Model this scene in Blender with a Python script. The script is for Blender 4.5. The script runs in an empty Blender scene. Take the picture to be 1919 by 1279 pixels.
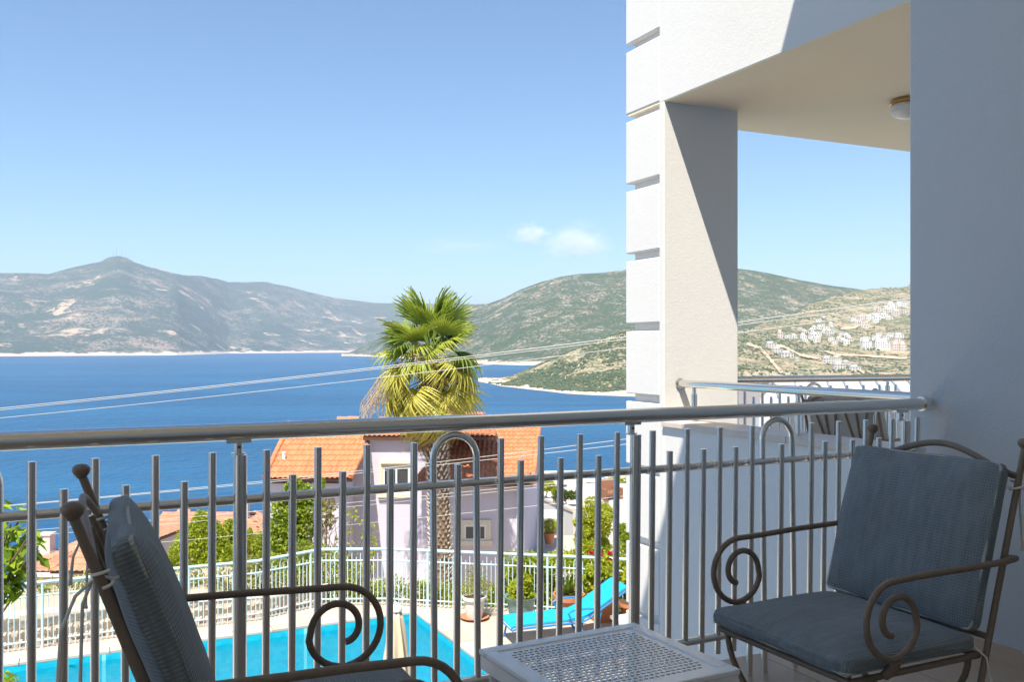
import bpy, math, random
import numpy as np
from mathutils import Vector, Matrix, Euler, noise
from mathutils.geometry import tessellate_polygon
random.seed(7); np.random.seed(7)
R = math.radians
S = bpy.context.scene
COL = S.collection
V = Vector
# ------------------------------------------------------------------ camera, sky, sun, exposure
F, CX, CY, ZC = 1750.0, 959.5, 650.0, 1.22
SEA = ZC - 45.0                                   # sea level
cam = bpy.data.cameras.new('camera'); camo = bpy.data.objects.new('camera', cam); COL.objects.link(camo)
camo.location = (0, 0, ZC); camo.rotation_euler = (R(90), 0, 0)
cam.sensor_width = 36; cam.lens = F / 1919 * 36; cam.shift_y = 10.5 / 1919
cam.clip_start = .05; cam.clip_end = 60000
S.camera = camo
E = V((.43, -.903, 0)); N = V((-.903, -.43, 0))   # building axes: E inwards (towards the rooms), N sideways (left)
SUN = (N * 1.0 + E * 1.0 + V((0, 0, 2.45))).normalized()
w = bpy.data.worlds.new('World'); S.world = w; w.use_nodes = True
wn = w.node_tree.nodes; wl = w.node_tree.links
sky = wn.new('ShaderNodeTexSky'); sky.sky_type = 'NISHITA'; sky.sun_disc = False
sky.sun_elevation = math.asin(SUN.z); sky.sun_rotation = math.atan2(SUN.x, SUN.y)
sky.altitude = 50; sky.air_density = 1.0; sky.dust_density = .25; sky.ozone_density = 2.6
tint = wn.new('ShaderNodeMix'); tint.data_type = 'RGBA'; tint.blend_type = 'MULTIPLY'; tint.inputs[0].default_value = 1; tint.inputs[7].default_value = (.80, .93, 1, 1)
wl.new(sky.outputs[0], tint.inputs[6]); wl.new(tint.outputs[2], wn['Background'].inputs[0]); wn['Background'].inputs[1].default_value = .085
sl = bpy.data.lights.new('sun', 'SUN'); sl.energy = 4.6; sl.angle = R(.53); sl.color = (1, .925, .80)
slo = bpy.data.objects.new('sun', sl); COL.objects.link(slo); slo.rotation_euler = SUN.to_track_quat('Z', 'Y').to_euler()
S.render.engine = 'CYCLES'
vs = S.view_settings; vs.view_transform = 'Standard'; vs.look = 'None'; vs.exposure = 1.05; vs.gamma = 1; vs.use_curve_mapping = False
S.cycles.max_bounces = 7; S.cycles.transparent_max_bounces = 16; S.cycles.volume_bounces = 4
S.cycles.caustics_reflective = False; S.cycles.caustics_refractive = False

# ------------------------------------------------------------------ helpers
def at(px, py, D): return V(((px - CX) * D / F, D, ZC - (py - CY) * D / F))
O = V((.985, 6.05, 0))                            # inner corner of the neighbouring pillar
def tw(t, w_, z): p = O + E * t + N * w_; return V((p.x, p.y, z))

class MB:
    def __init__(s): s.v = []; s.f = []
    def add(s, vs_, fs):
        o = len(s.v); s.v += [tuple(a) for a in vs_]; s.f += [tuple(i + o for i in f) for f in fs]; return s
    def hexa(s, p):       # 8 points: bottom loop ccw, top loop ccw
        return s.add(p, [(3,2,1,0),(4,5,6,7),(0,1,5,4),(1,2,6,5),(2,3,7,6),(3,0,4,7)])
    def box(s, x0, x1, y0, y1, z0, z1, M=None):
        p = [V((x0,y0,z0)),V((x1,y0,z0)),V((x1,y1,z0)),V((x0,y1,z0)),V((x0,y0,z1)),V((x1,y0,z1)),V((x1,y1,z1)),V((x0,y1,z1))]
        if M is not None: p = [M @ q for q in p]
        return s.hexa(p)
    def twbox(s, t0, t1, w0, w1, z0, z1):
        return s.hexa([tw(t0,w0,z0),tw(t0,w1,z0),tw(t1,w1,z0),tw(t1,w0,z0),tw(t0,w0,z1),tw(t0,w1,z1),tw(t1,w1,z1),tw(t1,w0,z1)])
    def tube(s, pts, r, n=10, caps=True, flat=None):
        pts = [V(p) for p in pts]; m = len(pts); o = len(s.v)
        rs = r if isinstance(r, (list, tuple)) else [r] * m
        tan = [(pts[min(i+1, m-1)] - pts[max(i-1, 0)]).normalized() for i in range(m)]
        up = V((0,0,1)) if abs(tan[0].z) < .9 else V((1,0,0))
        a = tan[0].cross(up).normalized()
        for i in range(m):
            a = (a - tan[i] * a.dot(tan[i])).normalized(); b = tan[i].cross(a)
            for k in range(n):
                q = 2 * math.pi * k / n
                s.v.append(tuple(pts[i] + (a * math.cos(q) * (flat or 1) + b * math.sin(q)) * rs[i]))
        for i in range(m - 1):
            for k in range(n):
                k2 = (k + 1) % n
                s.f.append((o+i*n+k, o+i*n+k2, o+(i+1)*n+k2, o+(i+1)*n+k))
        if caps:
            s.f.append(tuple(o + k for k in reversed(range(n)))); s.f.append(tuple(o + (m-1)*n + k for k in range(n)))
        return s
    def lathe(s, prof, n=24, c=(0,0,0), sx=1, sy=1, wob=0, nw=0):
        o = len(s.v)
        for r, z in prof:
            for k in range(n):
                q = 2 * math.pi * k / n; rr = r * (1 + wob * math.cos(nw * q))
                s.v.append((c[0] + rr * sx * math.cos(q), c[1] + rr * sy * math.sin(q), c[2] + z))
        m = len(prof)
        for i in range(m - 1):
            for k in range(n):
                k2 = (k + 1) % n
                s.f.append((o+i*n+k, o+i*n+k2, o+(i+1)*n+k2, o+(i+1)*n+k))
        s.f.append(tuple(o + k for k in reversed(range(n)))); s.f.append(tuple(o + (m-1)*n + k for k in range(n)))
        return s
    def mesh(s, name, smooth=False):
        me = bpy.data.meshes.new(name); me.from_pydata(s.v, [], s.f); me.validate()
        if smooth:
            me.polygons.foreach_set('use_smooth', [True] * len(me.polygons)); me.set_sharp_from_angle(angle=R(38))
        return me
    def build(s, name, mat, parent=None, smooth=False, local=False, bevel=0, seg=2):
        return link(name, s.mesh(name, smooth), mat, parent, local, bevel, seg)

def link(name, me, mat, parent=None, local=False, bevel=0, seg=2):
    if mat and not me.materials: me.materials.append(mat)
    o = bpy.data.objects.new(name, me); COL.objects.link(o)
    setp(o, parent, local)
    if bevel:
        b = o.modifiers.new('bevel', 'BEVEL'); b.width = bevel; b.segments = seg; b.limit_method = 'ANGLE'; b.angle_limit = R(40)
        for p in me.polygons: p.use_smooth = True
        wn_ = o.modifiers.new('wn', 'WEIGHTED_NORMAL'); wn_.keep_sharp = True
    return o
def setp(o, parent, local=False):
    if parent is None: return
    o.parent = parent
    if not local and parent.type == 'EMPTY':
        o.matrix_parent_inverse = (Matrix.Translation(parent.location) @ parent.rotation_euler.to_matrix().to_4x4()).inverted()
def tag(o, label=None, cat=None, group=None, kind=None):
    if label: o['label'] = label
    if cat: o['category'] = cat
    if group: o['group'] = group
    if kind: o['kind'] = kind
    return o
def thing(name, loc, label, cat, group=None, rz=0):
    o = bpy.data.objects.new(name, None); COL.objects.link(o); o.location = loc; o.rotation_euler = (0, 0, rz); o.empty_display_size = .1
    return tag(o, label, cat, group)
def copy_tree(o, parent=None):
    c = o.copy(); COL.objects.link(c); c.parent = parent
    for ch in list(o.children): copy_tree(ch, c)
    return c

# ------------------------------------------------------------------ materials
class NT:
    def __init__(s, name):
        s.m = bpy.data.materials.new(name); s.m.use_nodes = True; s.t = s.m.node_tree; s.n = s.t.nodes
        s.b = s.n['Principled BSDF']; s.out = s.n['Material Output']; s.tc = s.n.new('ShaderNodeTexCoord')
    def new(s, ty, **k):
        x = s.n.new(ty)
        for a, v in k.items(): setattr(x, a, v)
        return x
    def l(s, a, b): s.t.links.new(a, b)
    def noise(s, scale, detail=4, rough=.55, coord='Object', vec=None, dist=0):
        x = s.new('ShaderNodeTexNoise'); x.inputs['Scale'].default_value = scale; x.inputs['Detail'].default_value = detail
        x.inputs['Roughness'].default_value = rough; x.inputs['Distortion'].default_value = dist
        s.l(vec if vec is not None else s.tc.outputs[coord], x.inputs['Vector']); return x.outputs['Fac']
    def voro(s, scale, feat='F1', coord='Object', rnd=1, vec=None):
        x = s.new('ShaderNodeTexVoronoi', feature=feat); x.inputs['Scale'].default_value = scale; x.inputs['Randomness'].default_value = rnd
        s.l(vec if vec is not None else s.tc.outputs[coord], x.inputs['Vector']); return x
    def ramp(s, fac, stops):
        x = s.new('ShaderNodeValToRGB'); cr = x.color_ramp
        while len(cr.elements) < len(stops): cr.elements.new(.5)
        for e_, (p, c) in zip(cr.elements, stops): e_.position = p; e_.color = (*c, 1) if len(c) == 3 else c
        s.l(fac, x.inputs[0]); return x.outputs[0]
    def mix(s, fac, a, b, mode='MIX'):
        x = s.new('ShaderNodeMix', data_type='RGBA', blend_type=mode)
        for i, q in ((0, fac), (6, a), (7, b)):
            if isinstance(q, (int, float)): x.inputs[i].default_value = q
            elif isinstance(q, (tuple, list)): x.inputs[i].default_value = (*q, 1)
            else: s.l(q, x.inputs[i])
        return x.outputs[2]
    def math(s, op, a, b=0.0, clamp=False):
        x = s.new('ShaderNodeMath', operation=op, use_clamp=clamp)
        for i, q in ((0, a), (1, b)):
            if isinstance(q, (int, float)): x.inputs[i].default_value = q
            else: s.l(q, x.inputs[i])
        return x.outputs[0]
    def bump(s, h, strength=.3, dist=.01, normal=None):
        x = s.new('ShaderNodeBump'); x.inputs['Strength'].default_value = strength; x.inputs['Distance'].default_value = dist
        s.l(h, x.inputs['Height'])
        if normal is not None: s.l(normal, x.inputs['Normal'])
        s.l(x.outputs[0], s.b.inputs['Normal']); return x.outputs[0]
    def col(s, c):
        if isinstance(c, tuple): s.b.inputs['Base Color'].default_value = (*c, 1)
        else: s.l(c, s.b.inputs['Base Color'])
    def set(s, **k):
        for a, v in k.items(): s.b.inputs[a.replace('_', ' ')].default_value = v
        return s

def simple(name, c, rough=.6, var=.12, scale=8, bump=.0, bscale=60, metal=0, bd=.004):
    m = NT(name); c2 = tuple(x * (1 - var) for x in c); c1 = tuple(min(1, x * (1 + var)) for x in c)
    m.col(m.mix(m.noise(scale), c2, c1)); m.set(Roughness=rough, Metallic=metal)
    if bump: m.bump(m.noise(bscale, 5), bump, bd)
    return m.m

def stucco(name, c, bs=.55):
    m = NT(name)
    st = m.noise(1.6, 5, .6); st2 = m.noise(14, 4)
    a = m.mix(m.math('MULTIPLY', st, .35), c, tuple(x * .84 for x in c)); m.col(m.mix(m.math('MULTIPLY', st2, .14), a, tuple(x * .8 for x in c)))
    m.set(Roughness=.9)
    h = m.math('ADD', m.noise(70, 6, .65), m.math('MULTIPLY', m.noise(18, 3), .6)); m.bump(h, bs, .006)
    return m.m
M_WHITE = stucco('white_stucco', (.735, .72, .69), .26)
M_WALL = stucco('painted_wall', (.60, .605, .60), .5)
M_FACADE = stucco('warm_cream_facade', (.80, .70, .57), .2)
M_SOFFIT = stucco('bounce_tinted_soffit', (.92, .80, .61), .2)  # warm bounce light from the floor is put into this colour
def steel():
    m = NT('brushed_steel'); n_ = m.noise(2.5, 3)
    m.col(m.mix(n_, (.76, .73, .68), (.84, .81, .76))); m.set(Metallic=1.0, Roughness=.23); return m.m
M_STEEL = steel()
def fence_paint():
    m = NT('pale_blue_fence_paint'); m.col(m.mix(m.noise(3, 5), (.42, .60, .63), (.62, .75, .76))); m.set(Roughness=.45); return m.m
M_FENCE = fence_paint()
def iron():
    m = NT('brown_wrought_iron'); n_ = m.noise(45, 6)
    m.col(m.mix(n_, (.16, .112, .076), (.30, .22, .155))); m.set(Roughness=.55, Metallic=.1); m.bump(m.noise(120, 4), .35, .002); return m.m
M_IRON = iron()
def fabric(name, c, c2):
    m = NT(name)
    mp = m.new('ShaderNodeMapping'); m.l(m.tc.outputs['Object'], mp.inputs['Vector'])
    def wave(ax, sc):
        x = m.new('ShaderNodeTexWave', wave_type='BANDS', bands_direction=ax); x.inputs['Scale'].default_value = sc
        x.inputs['Distortion'].default_value = .5; x.inputs['Detail'].default_value = 2; x.inputs['Detail Scale'].default_value = 6; m.l(mp.outputs[0], x.inputs['Vector']); return x.outputs['Fac']
    a, b = wave('X', 46), wave('Y', 40)
    h = m.math('MULTIPLY', m.math('ADD', a, .3), m.math('ADD', b, .3))
    sl_ = m.noise(9, 5, .7); fine = m.noise(140, 3)
    st = m.new('ShaderNodeMapping'); st.inputs['Scale'].default_value = (1, .12, 1); m.l(m.tc.outputs['Object'], st.inputs['Vector'])
    slub = m.noise(60, 3, .6, vec=st.outputs[0])
    base = m.mix(m.math('MULTIPLY', h, .8, True), c, c2)
    base = m.mix(m.math('MULTIPLY', slub, .75), base, tuple(min(1, x * 1.5 + .02) for x in c2)); base = m.mix(m.math('MULTIPLY', sl_, .5), base, tuple(x * .6 for x in c))
    m.col(base); m.set(Roughness=.95); m.b.inputs['Sheen Weight'].default_value = .15
    m.bump(m.math('ADD', h, m.math('MULTIPLY', fine, .5)), .5, .003); return m.m
M_FAB = fabric('slate_blue_weave', (.072, .092, .100), (.26, .285, .29))
M_FABN = fabric('pale_grey_weave', (.30, .29, .26), (.52, .50, .45))
M_CORD = simple('cream_cotton_cord', (.80, .74, .64), .9)
M_TABLE = simple('white_powder_coat', (.88, .885, .89), .20, .04, 20, .08, 300, bd=.001)
M_TABLE.node_tree.nodes['Principled BSDF'].inputs['Specular IOR Level'].default_value = .9
def tile_mat(name, c, rough=.45):
    m = NT(name); oi = m.new('ShaderNodeObjectInfo'); g = m.new('ShaderNodeNewGeometry')
    v = m.math('ADD', oi.outputs['Random'], g.outputs['Random Per Island']); v = m.math('FRACT', v)
    n_ = m.noise(5, 6, .65)
    a = m.mix(v, tuple(x * .78 for x in c), tuple(min(1, x * 1.18) for x in c)); m.col(m.mix(m.math('MULTIPLY', n_, .5), a, tuple(x * .8 for x in c)))
    m.set(Roughness=rough); m.bump(m.noise(40, 5), .3, .004); return m.m
M_FLOOR = tile_mat('beige_floor_tile', (.50, .37, .26), .35)
M_MARBLE = simple('travertine_coping', (.62, .52, .44), .4, .25, 6, .1, 40)
M_ROOF = tile_mat('orange_clay_tile', (.60, .222, .10), .75)
M_ROOFFAR = tile_mat('faded_orange_tile', (.55, .25, .15), .8)
M_FASCIA = simple('dark_brown_fascia', (.10, .05, .035), .7)
M_LAV = stucco('lavender_render', (.57, .545, .64), .2)
M_HWHITE = stucco('white_house_render', (.58, .56, .54), .2)
M_CREAM = simple('cream_window_trim', (.66, .60, .47), .7)
M_UPVC = simple('white_window_frame', (.78, .79, .80), .4, .03)
def glass_dark():
    m = NT('dark_window_glass'); m.col(m.mix(m.noise(2), (.015, .022, .026), (.05, .065, .07))); m.set(Roughness=.06); m.b.inputs['Specular IOR Level'].default_value = .8; return m.m
M_GLASS = glass_dark()
M_TERRA = simple('terracotta_pot', (.50, .20, .09), .75, .2, 12)
M_WPOT = simple('weathered_white_pot', (.66, .60, .55), .7, .2, 14, .15, 30)
M_GPOT = simple('grey_green_pot', (.13, .235, .215), .38, .08, 10)
M_SOIL = simple('potting_soil', (.09, .055, .035), .95, .3, 40, .5, 60)
M_TOWEL = simple('turquoise_towelling', (.005, .36, .58), .95, .1, 10, .6, 130, bd=.006)
M_BLUEF = simple('blue_lounger_frame', (.03, .20, .48), .4, .06)
M_WPLASTIC = simple('white_plastic', (.75, .75, .74), .4, .04)
M_CANVAS = simple('sand_canvas', (.60, .52, .38), .9, .1, 8, .3, 120)
M_RATTAN = simple('brown_rattan', (.24, .11, .06), .7, .3, 60, .5, 90)
M_BARK = simple('grey_brown_bark', (.16, .11, .075), .9, .3, 20, .6, 30, bd=.01)
M_CABLE = simple('pale_cable_sheath', (.50, .49, .46), .5, .05)
M_BRASS = simple('brass_ring', (.55, .36, .12), .3, .1, metal=1)
M_OPAL = simple('opal_lamp_glass', (.75, .72, .68), .25, .02)
M_CONC = simple('bare_concrete', (.55, .52, .48), .9, .12, .3)
M_VILLA = simple('white_villa_render', (.72, .70, .66), .9, .06, .3)
M_VILLAP = simple('peach_villa_render', (.64, .55, .49), .9, .06, .3)
M_DARKWIN = simple('dark_opening', (.07, .08, .095), .3, .2, 1)
M_PAINTW = simple('white_timber_paint', (.76, .77, .78), .5, .05)
M_MAST = simple('grey_mast_steel', (.35, .34, .34), .5, .05)

def leaf_mat(name, a, b, dry=None, trans=.45):
    m = NT(name); g = m.new('ShaderNodeNewGeometry')
    c = m.mix(g.outputs['Random Per Island'], a, b)
    if dry: c = m.mix(m.ramp(m.math('FRACT', m.math('MULTIPLY', g.outputs['Random Per Island'], 7.31)), [(.86, (0,0,0)), (.9, (1,1,1))]), c, dry)
    m.col(c); m.set(Roughness=.45)
    t = m.new('ShaderNodeBsdfTranslucent'); hs = m.new('ShaderNodeHueSaturation'); hs.inputs['Value'].default_value = 1.25; hs.inputs['Hue'].default_value = .485
    m.l(c, hs.inputs['Color']); m.l(hs.outputs[0], t.inputs[0])
    mx = m.new('ShaderNodeMixShader'); mx.inputs[0].default_value = trans
    m.l(m.b.outputs[0], mx.inputs[1]); m.l(t.outputs[0], mx.inputs[2]); m.l(mx.outputs[0], m.out.inputs[0]); return m.m
L_LIME = leaf_mat('lime_leaf', (.28, .36, .02), (.50, .52, .035))
L_MID = leaf_mat('mid_green_leaf', (.13, .23, .018), (.40, .48, .035))
L_CONIF = leaf_mat('conifer_leaf', (.19, .30, .02), (.50, .55, .04))
L_DARK = leaf_mat('dark_green_leaf', (.05, .10, .02), (.15, .22, .03))
L_CITRUS = leaf_mat('citrus_leaf', (.10, .21, .012), (.34, .45, .03), trans=.35)
L_DRY = leaf_mat('dry_twig_leaf', (.32, .23, .13), (.30, .33, .09))
L_PALM = leaf_mat('palm_leaf', (.09, .17, .02), (.29, .37, .045), trans=.35)
L_PALMM = leaf_mat('mid_palm_leaf', (.13, .22, .025), (.37, .42, .055), trans=.35)
L_PALMY = leaf_mat('yellowing_palm_leaf', (.30, .34, .04), (.56, .52, .10), dry=(.38, .24, .10), trans=.35)
L_PALMB = leaf_mat('dead_palm_leaf', (.36, .24, .13), (.56, .40, .23), trans=.2)
L_RED = leaf_mat('red_petal', (.55, .01, .03), (.7, .03, .06), trans=.3)
L_WHITE = leaf_mat('white_petal', (.6, .58, .52), (.75, .72, .66), trans=.3)

def land(name, green=(.045, .065, .028), green2=(.085, .105, .045), rock=(.40, .32, .23), bush=.06, scar=.0016, shore=8, cover=.5, dirt=.62, bigamp=1.0):
    m = NT(name); z = m.new('ShaderNodeSeparateXYZ'); m.l(m.tc.outputs['Object'], z.inputs[0])
    zz = m.math('SUBTRACT', z.outputs[2], SEA)
    mid = m.noise(scar * 7, 6, .68); big = m.noise(scar * 1.7, 6, .62, dist=.5)
    thr = m.math('ADD', m.math('MULTIPLY', m.math('SUBTRACT', mid, .5), 1.7), m.math('MULTIPLY', m.math('SUBTRACT', big, .5), bigamp)); thr = m.math('ADD', thr, cover)
    def dots(sc): return m.math('MULTIPLY_ADD', m.math('SUBTRACT', thr, m.voro(sc).outputs['Distance']), 5.0, True)
    c1 = dots(bush); m.n[-1].inputs[2].default_value = .5
    c2 = dots(bush * 2.7); cov = m.math('MAXIMUM', c1, m.math('MULTIPLY', c2, .9))
    dry = m.mix(m.noise(bush * 1.1, 5, .7), tuple(x * .62 for x in rock), tuple(min(1, x * 1.12) for x in rock))
    dry = m.mix(m.math('MULTIPLY', m.ramp(m.noise(scar * 3.1, 4), [(.45, (0,0,0)), (.6, (1,1,1))]), .35), dry, (.46, .26, .16))
    gr = m.mix(m.noise(bush * 3, 3), green, green2)
    c = m.mix(cov, dry, gr)
    sc = m.math('MULTIPLY', m.ramp(m.noise(scar * 2.3, 5, .6, dist=1.2), [(dirt, (0,0,0)), (dirt + .03, (1,1,1))]), m.ramp(m.noise(scar * 16, 4, .7), [(.42, (0,0,0)), (.55, (1,1,1))]))
    c = m.mix(m.math('MULTIPLY', sc, .85), c, (.56, .40, .27))
    sn = m.math('SUBTRACT', m.math('MULTIPLY', m.noise(scar * 9, 6, .7), 3.4), .75)
    shf = m.math('MULTIPLY_ADD', m.math('SUBTRACT', sn, m.math('DIVIDE', zz, shore)), 3.0, True); m.n[-1].inputs[2].default_value = .5
    c = m.mix(shf, c, m.mix(m.noise(bush * 2, 5), (.42, .31, .23), (.66, .58, .49))); m.col(c); m.set(Roughness=.95); m.b.inputs['Specular IOR Level'].default_value = .1
    m.bump(m.math('ADD', cov, m.math('MULTIPLY', mid, 2)), .6, .06 / bush); return m.m

# ------------------------------------------------------------------ sea, far land
def sea_mat():
    m = NT('sea_water'); mp = m.new('ShaderNodeMapping'); m.l(m.tc.outputs['Object'], mp.inputs['Vector']); mp.inputs['Scale'].default_value = (.55, 2.2, 1)
    st = m.noise(.0016, 5, .6, vec=mp.outputs[0], dist=1.5); fine = m.noise(.03, 3)
    c = m.mix(m.ramp(st, [(.42, (0,0,0)), (.64, (1,1,1))]), (.003, .070, .175), (.010, .112, .245)); c = m.mix(m.math('MULTIPLY', fine, .35), c, (.003, .066, .16))
    m.col(c); m.set(Roughness=.34); m.b.inputs['Specular IOR Level'].default_value = .32
    b = m.math('ADD', m.noise(.22, 5, .6), m.math('MULTIPLY', m.noise(.05, 3), 1.5)); m.bump(b, 1.0, 2.2); return m.m
me = bpy.data.meshes.new('sea'); G = 15000; me.from_pydata([(-G, 90, SEA), (G, 90, SEA), (G, G, SEA), (-G, G, SEA), (-G, -G, SEA), (G, -G, SEA)], [], [(0,1,2,3), (4,5,1,0)])
tag(link('sea', me, sea_mat()), kind='structure')

class Sheet:
    """a hillside described by cross-sections: for a bearing, (distance, height above sea) pairs from the shore over the ridge"""
    def __init__(s, cols, amp, nscale, seed, pw=1.0):
        s.px = [c[0] for c in cols]; s.m = len(cols[0][1])
        s.D = np.array([[q[0] for q in c[1]] for c in cols], float)
        s.H = np.array([[45 - (q[1] - CY) * q[0] / F if q[1] is not None else -4 for q in c[1]] for c in cols], float)
        s.amp, s.ns, s.seed, s.pw = amp, nscale, seed, pw
    def ev(s, px, v):
        i = v * (s.m - 1); k = min(int(i), s.m - 2); f = i - k
        d = [np.interp(px, s.px, s.D[:, j]) for j in (k, k+1)]; h = [np.interp(px, s.px, s.H[:, j]) for j in (k, k+1)]
        a = np.interp(i, range(s.m), s.amp)
        D = d[0] + (d[1] - d[0]) * f; H = h[0] + (h[1] - h[0]) * f
        X = (px - CX) * D / F
        if a > 0:
            p = V((X * s.ns, D * s.ns, s.seed)); H += a * (noise.fractal(p, .9, 2.1, 5) + .5 * abs(noise.noise(p * 2.2 + V((5, 3, 0)))) - .15)
        return V((X, D, SEA + H))
    def obj(s, name, mat, nu, nv):
        b = MB(); us = np.linspace(s.px[0], s.px[-1], nu); vs_ = np.linspace(0, 1, nv)
        b.v = [tuple(s.ev(u, v)) for u in us for v in vs_]
        b.f = [(i*nv+j, (i+1)*nv+j, (i+1)*nv+j+1, i*nv+j+1) for i in range(nu-1) for j in range(nv-1)]
        me = b.mesh(name); me.polygons.foreach_set('use_smooth', [True] * len(me.polygons))
        return tag(link(name, me, mat), kind='structure')
    def hit(s, px, py, v0=0.0):
        for k in range(400):
            v = v0 + (1 - v0) * k / 400; p = s.ev(px, v)
            if CY - (p.z - ZC) * F / p.y <= py: return p
        return s.ev(px, .7)
def smooth_cols(cols, n=160):
    px = [c[0] for c in cols]; out = []
    xs = np.linspace(px[0], px[-1], n)
    for x in xs:
        out.append((x, [(np.interp(x, px, [c[1][j][0] for c in cols]), (np.interp(x, px, [c[1][j][1] for c in cols]) if cols[0][1][j][1] is not None else None)) for j in range(len(cols[0][1]))]))
    return out
# far massif across the bay
rid = [(-900,540),(-400,528),(-150,516),(0,513),(90,514),(140,500),(170,494),(188,490),(202,482),(222,478),(238,481),(252,489),(275,497),(330,512),(380,519),(430,529),(465,529),(500,527),(535,535),(580,548),(640,559),(700,566),(745,568),(820,569),(920,569),(1100,580),(1600,585),(2400,590)]
sh_ = [(-900,670),(0,668.3),(333,666.3),(430,663),(650,661.3),(900,661),(2400,661)]
ca = []
for x, yr in rid:
    ys = np.interp(x, [q[0] for q in sh_], [q[1] for q in sh_]); Ds = 45 * F / (ys - CY); Dr = Ds * 1.22 + 1500
    foot = ys - (ys - yr) * .16
    ca.append((x, [(Ds - 60, None), (Ds, ys), (Ds + 60, ys - 3.5), (Ds + (Dr-Ds)*.25, ys-(ys-yr)*.30), (Ds + (Dr-Ds)*.55, ys-(ys-yr)*.58), (Ds + (Dr-Ds)*.8, ys-(ys-yr)*.83), (Dr, yr), (Dr * 1.12, yr + 25), (Dr * 1.35, None)]))
SA = Sheet(ca, [0, 0, 4, 60, 75, 45, 14, 40, 0], .0011, 3.3)
M_LA = land('far_hills_ground', (.030, .052, .030), (.055, .080, .045), (.31, .255, .20), .055, .0011, 16, .68, .60, 1.3)
SA.obj('far_mountain', M_LA, 800, 90)
# middle hill
rb = [(640,668,667),(656,667.5,664),(672,668,652),(692,668.5,643),(740,671,632),(800,675,600),(860,680,571),(912,683,569),(940,684,559),(975,685,541),(1016,685,526),(1050,686,517),(1080,686,513),(1125,686,511),(1172,686,504),(1280,687,499),(1385,687,502),(1445,687,512),(1483,687,520),(1539,687,531),(1576,687,536),(1640,687,545),(1800,687,552),(2400,687,560)]
cb = []
for x, ys, yr in rb:
    Ds = 45 * F / (ys - CY); Dr = Ds + 1500 - 900 * max(0, (ys < 680) * (680 - ys) / 12)
    cb.append((x, [(Ds - 40, None), (Ds, ys), (Ds + 25, ys - min(3, (ys-yr)*.5)), (Ds + (Dr-Ds)*.3, ys-(ys-yr)*.33), (Ds + (Dr-Ds)*.65, ys-(ys-yr)*.70), (Dr, yr), (Dr * 1.1, yr + (ys-yr)*.15), (Dr * 1.4, None)]))
SB = Sheet(cb, [0, 0, 1.5, 22, 24, 4, 20, 0], .0022, 8.1)
M_LB = land('middle_hill_ground', (.030, .055, .028), (.065, .092, .042), (.40, .34, .27), .10, .0022, 8, .66, .68, .8)
SB.obj('middle_hill', M_LB, 300, 80)
# headland and village slope
cc = [(896, [(1170,None),(1190,717.5),(1200,717),(1205,716.6),(1215,716.4),(1225,716.2),(1240,716.1),(1300,None)]),
      (912, [(1125,None),(1150,718.5),(1165,716.5),(1175,715),(1185,714),(1195,713.6),(1215,714),(1330,None)]),
      (940, [(1035,None),(1057,724.5),(1085,719.5),(1110,716),(1130,712),(1150,709),(1220,711),(1400,None)]),
      (1000, [(950,None),(970,731.2),(1000,723),(1060,712),(1110,698),(1160,687),(1280,690),(1500,None)]),
      (1060, [(875,None),(895,738),(925,729),(1020,708),(1100,682),(1180,659),(1320,664),(1650,None)]),
      (1110, [(850,None),(868,740.6),(895,732),(1010,702),(1110,668),(1210,641),(1380,648),(1750,None)]),
      (1172, [(828,None),(846,743),(872,734),(1000,700),(1120,660),(1240,624),(1460,632),(1900,None)]),
      (1300, [(800,None),(820,746),(840,738),(1050,706),(1250,662),(1420,628),(1750,616),(2300,None)]),
      (1385, [(790,None),(810,747),(830,740),(1080,712),(1350,664),(1560,634),(1900,622),(2450,None)]),
      (1460, [(790,None),(810,747),(830,740),(1080,714),(1380,670),(1650,632),(2050,602),(2600,None)]),
      (1560, [(790,None),(810,747),(830,740),(1080,715),(1420,672),(1800,626),(2350,556),(3100,None)]),
      (1614, [(790,None),(810,747),(830,740),(1080,715),(1440,673),(1850,622),(2500,541),(3200,None)]),
      (1651, [(790,None),(810,747),(830,740),(1080,715),(1450,673),(1880,618),(2550,536.5),(3300,None)]),
      (1700, [(790,None),(810,747),(830,740),(1080,715),(1460,672),(1900,612),(2600,531.5),(3400,None)]),
      (2400, [(790,None),(810,747),(830,740),(1080,715),(1460,660),(1900,590),(2700,500),(3600,None)])]
SC = Sheet(cc, [0, .5, 1.2, 6, 9, 3.0, 8, 0], .0075, 1.7)
M_LC = land('headland_ground', (.065, .090, .042), (.12, .140, .066), (.43, .36, .25), .20, .005, 3.8, .46, .63, 1.1)
SC.obj('headland', M_LC, 330, 90)
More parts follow.
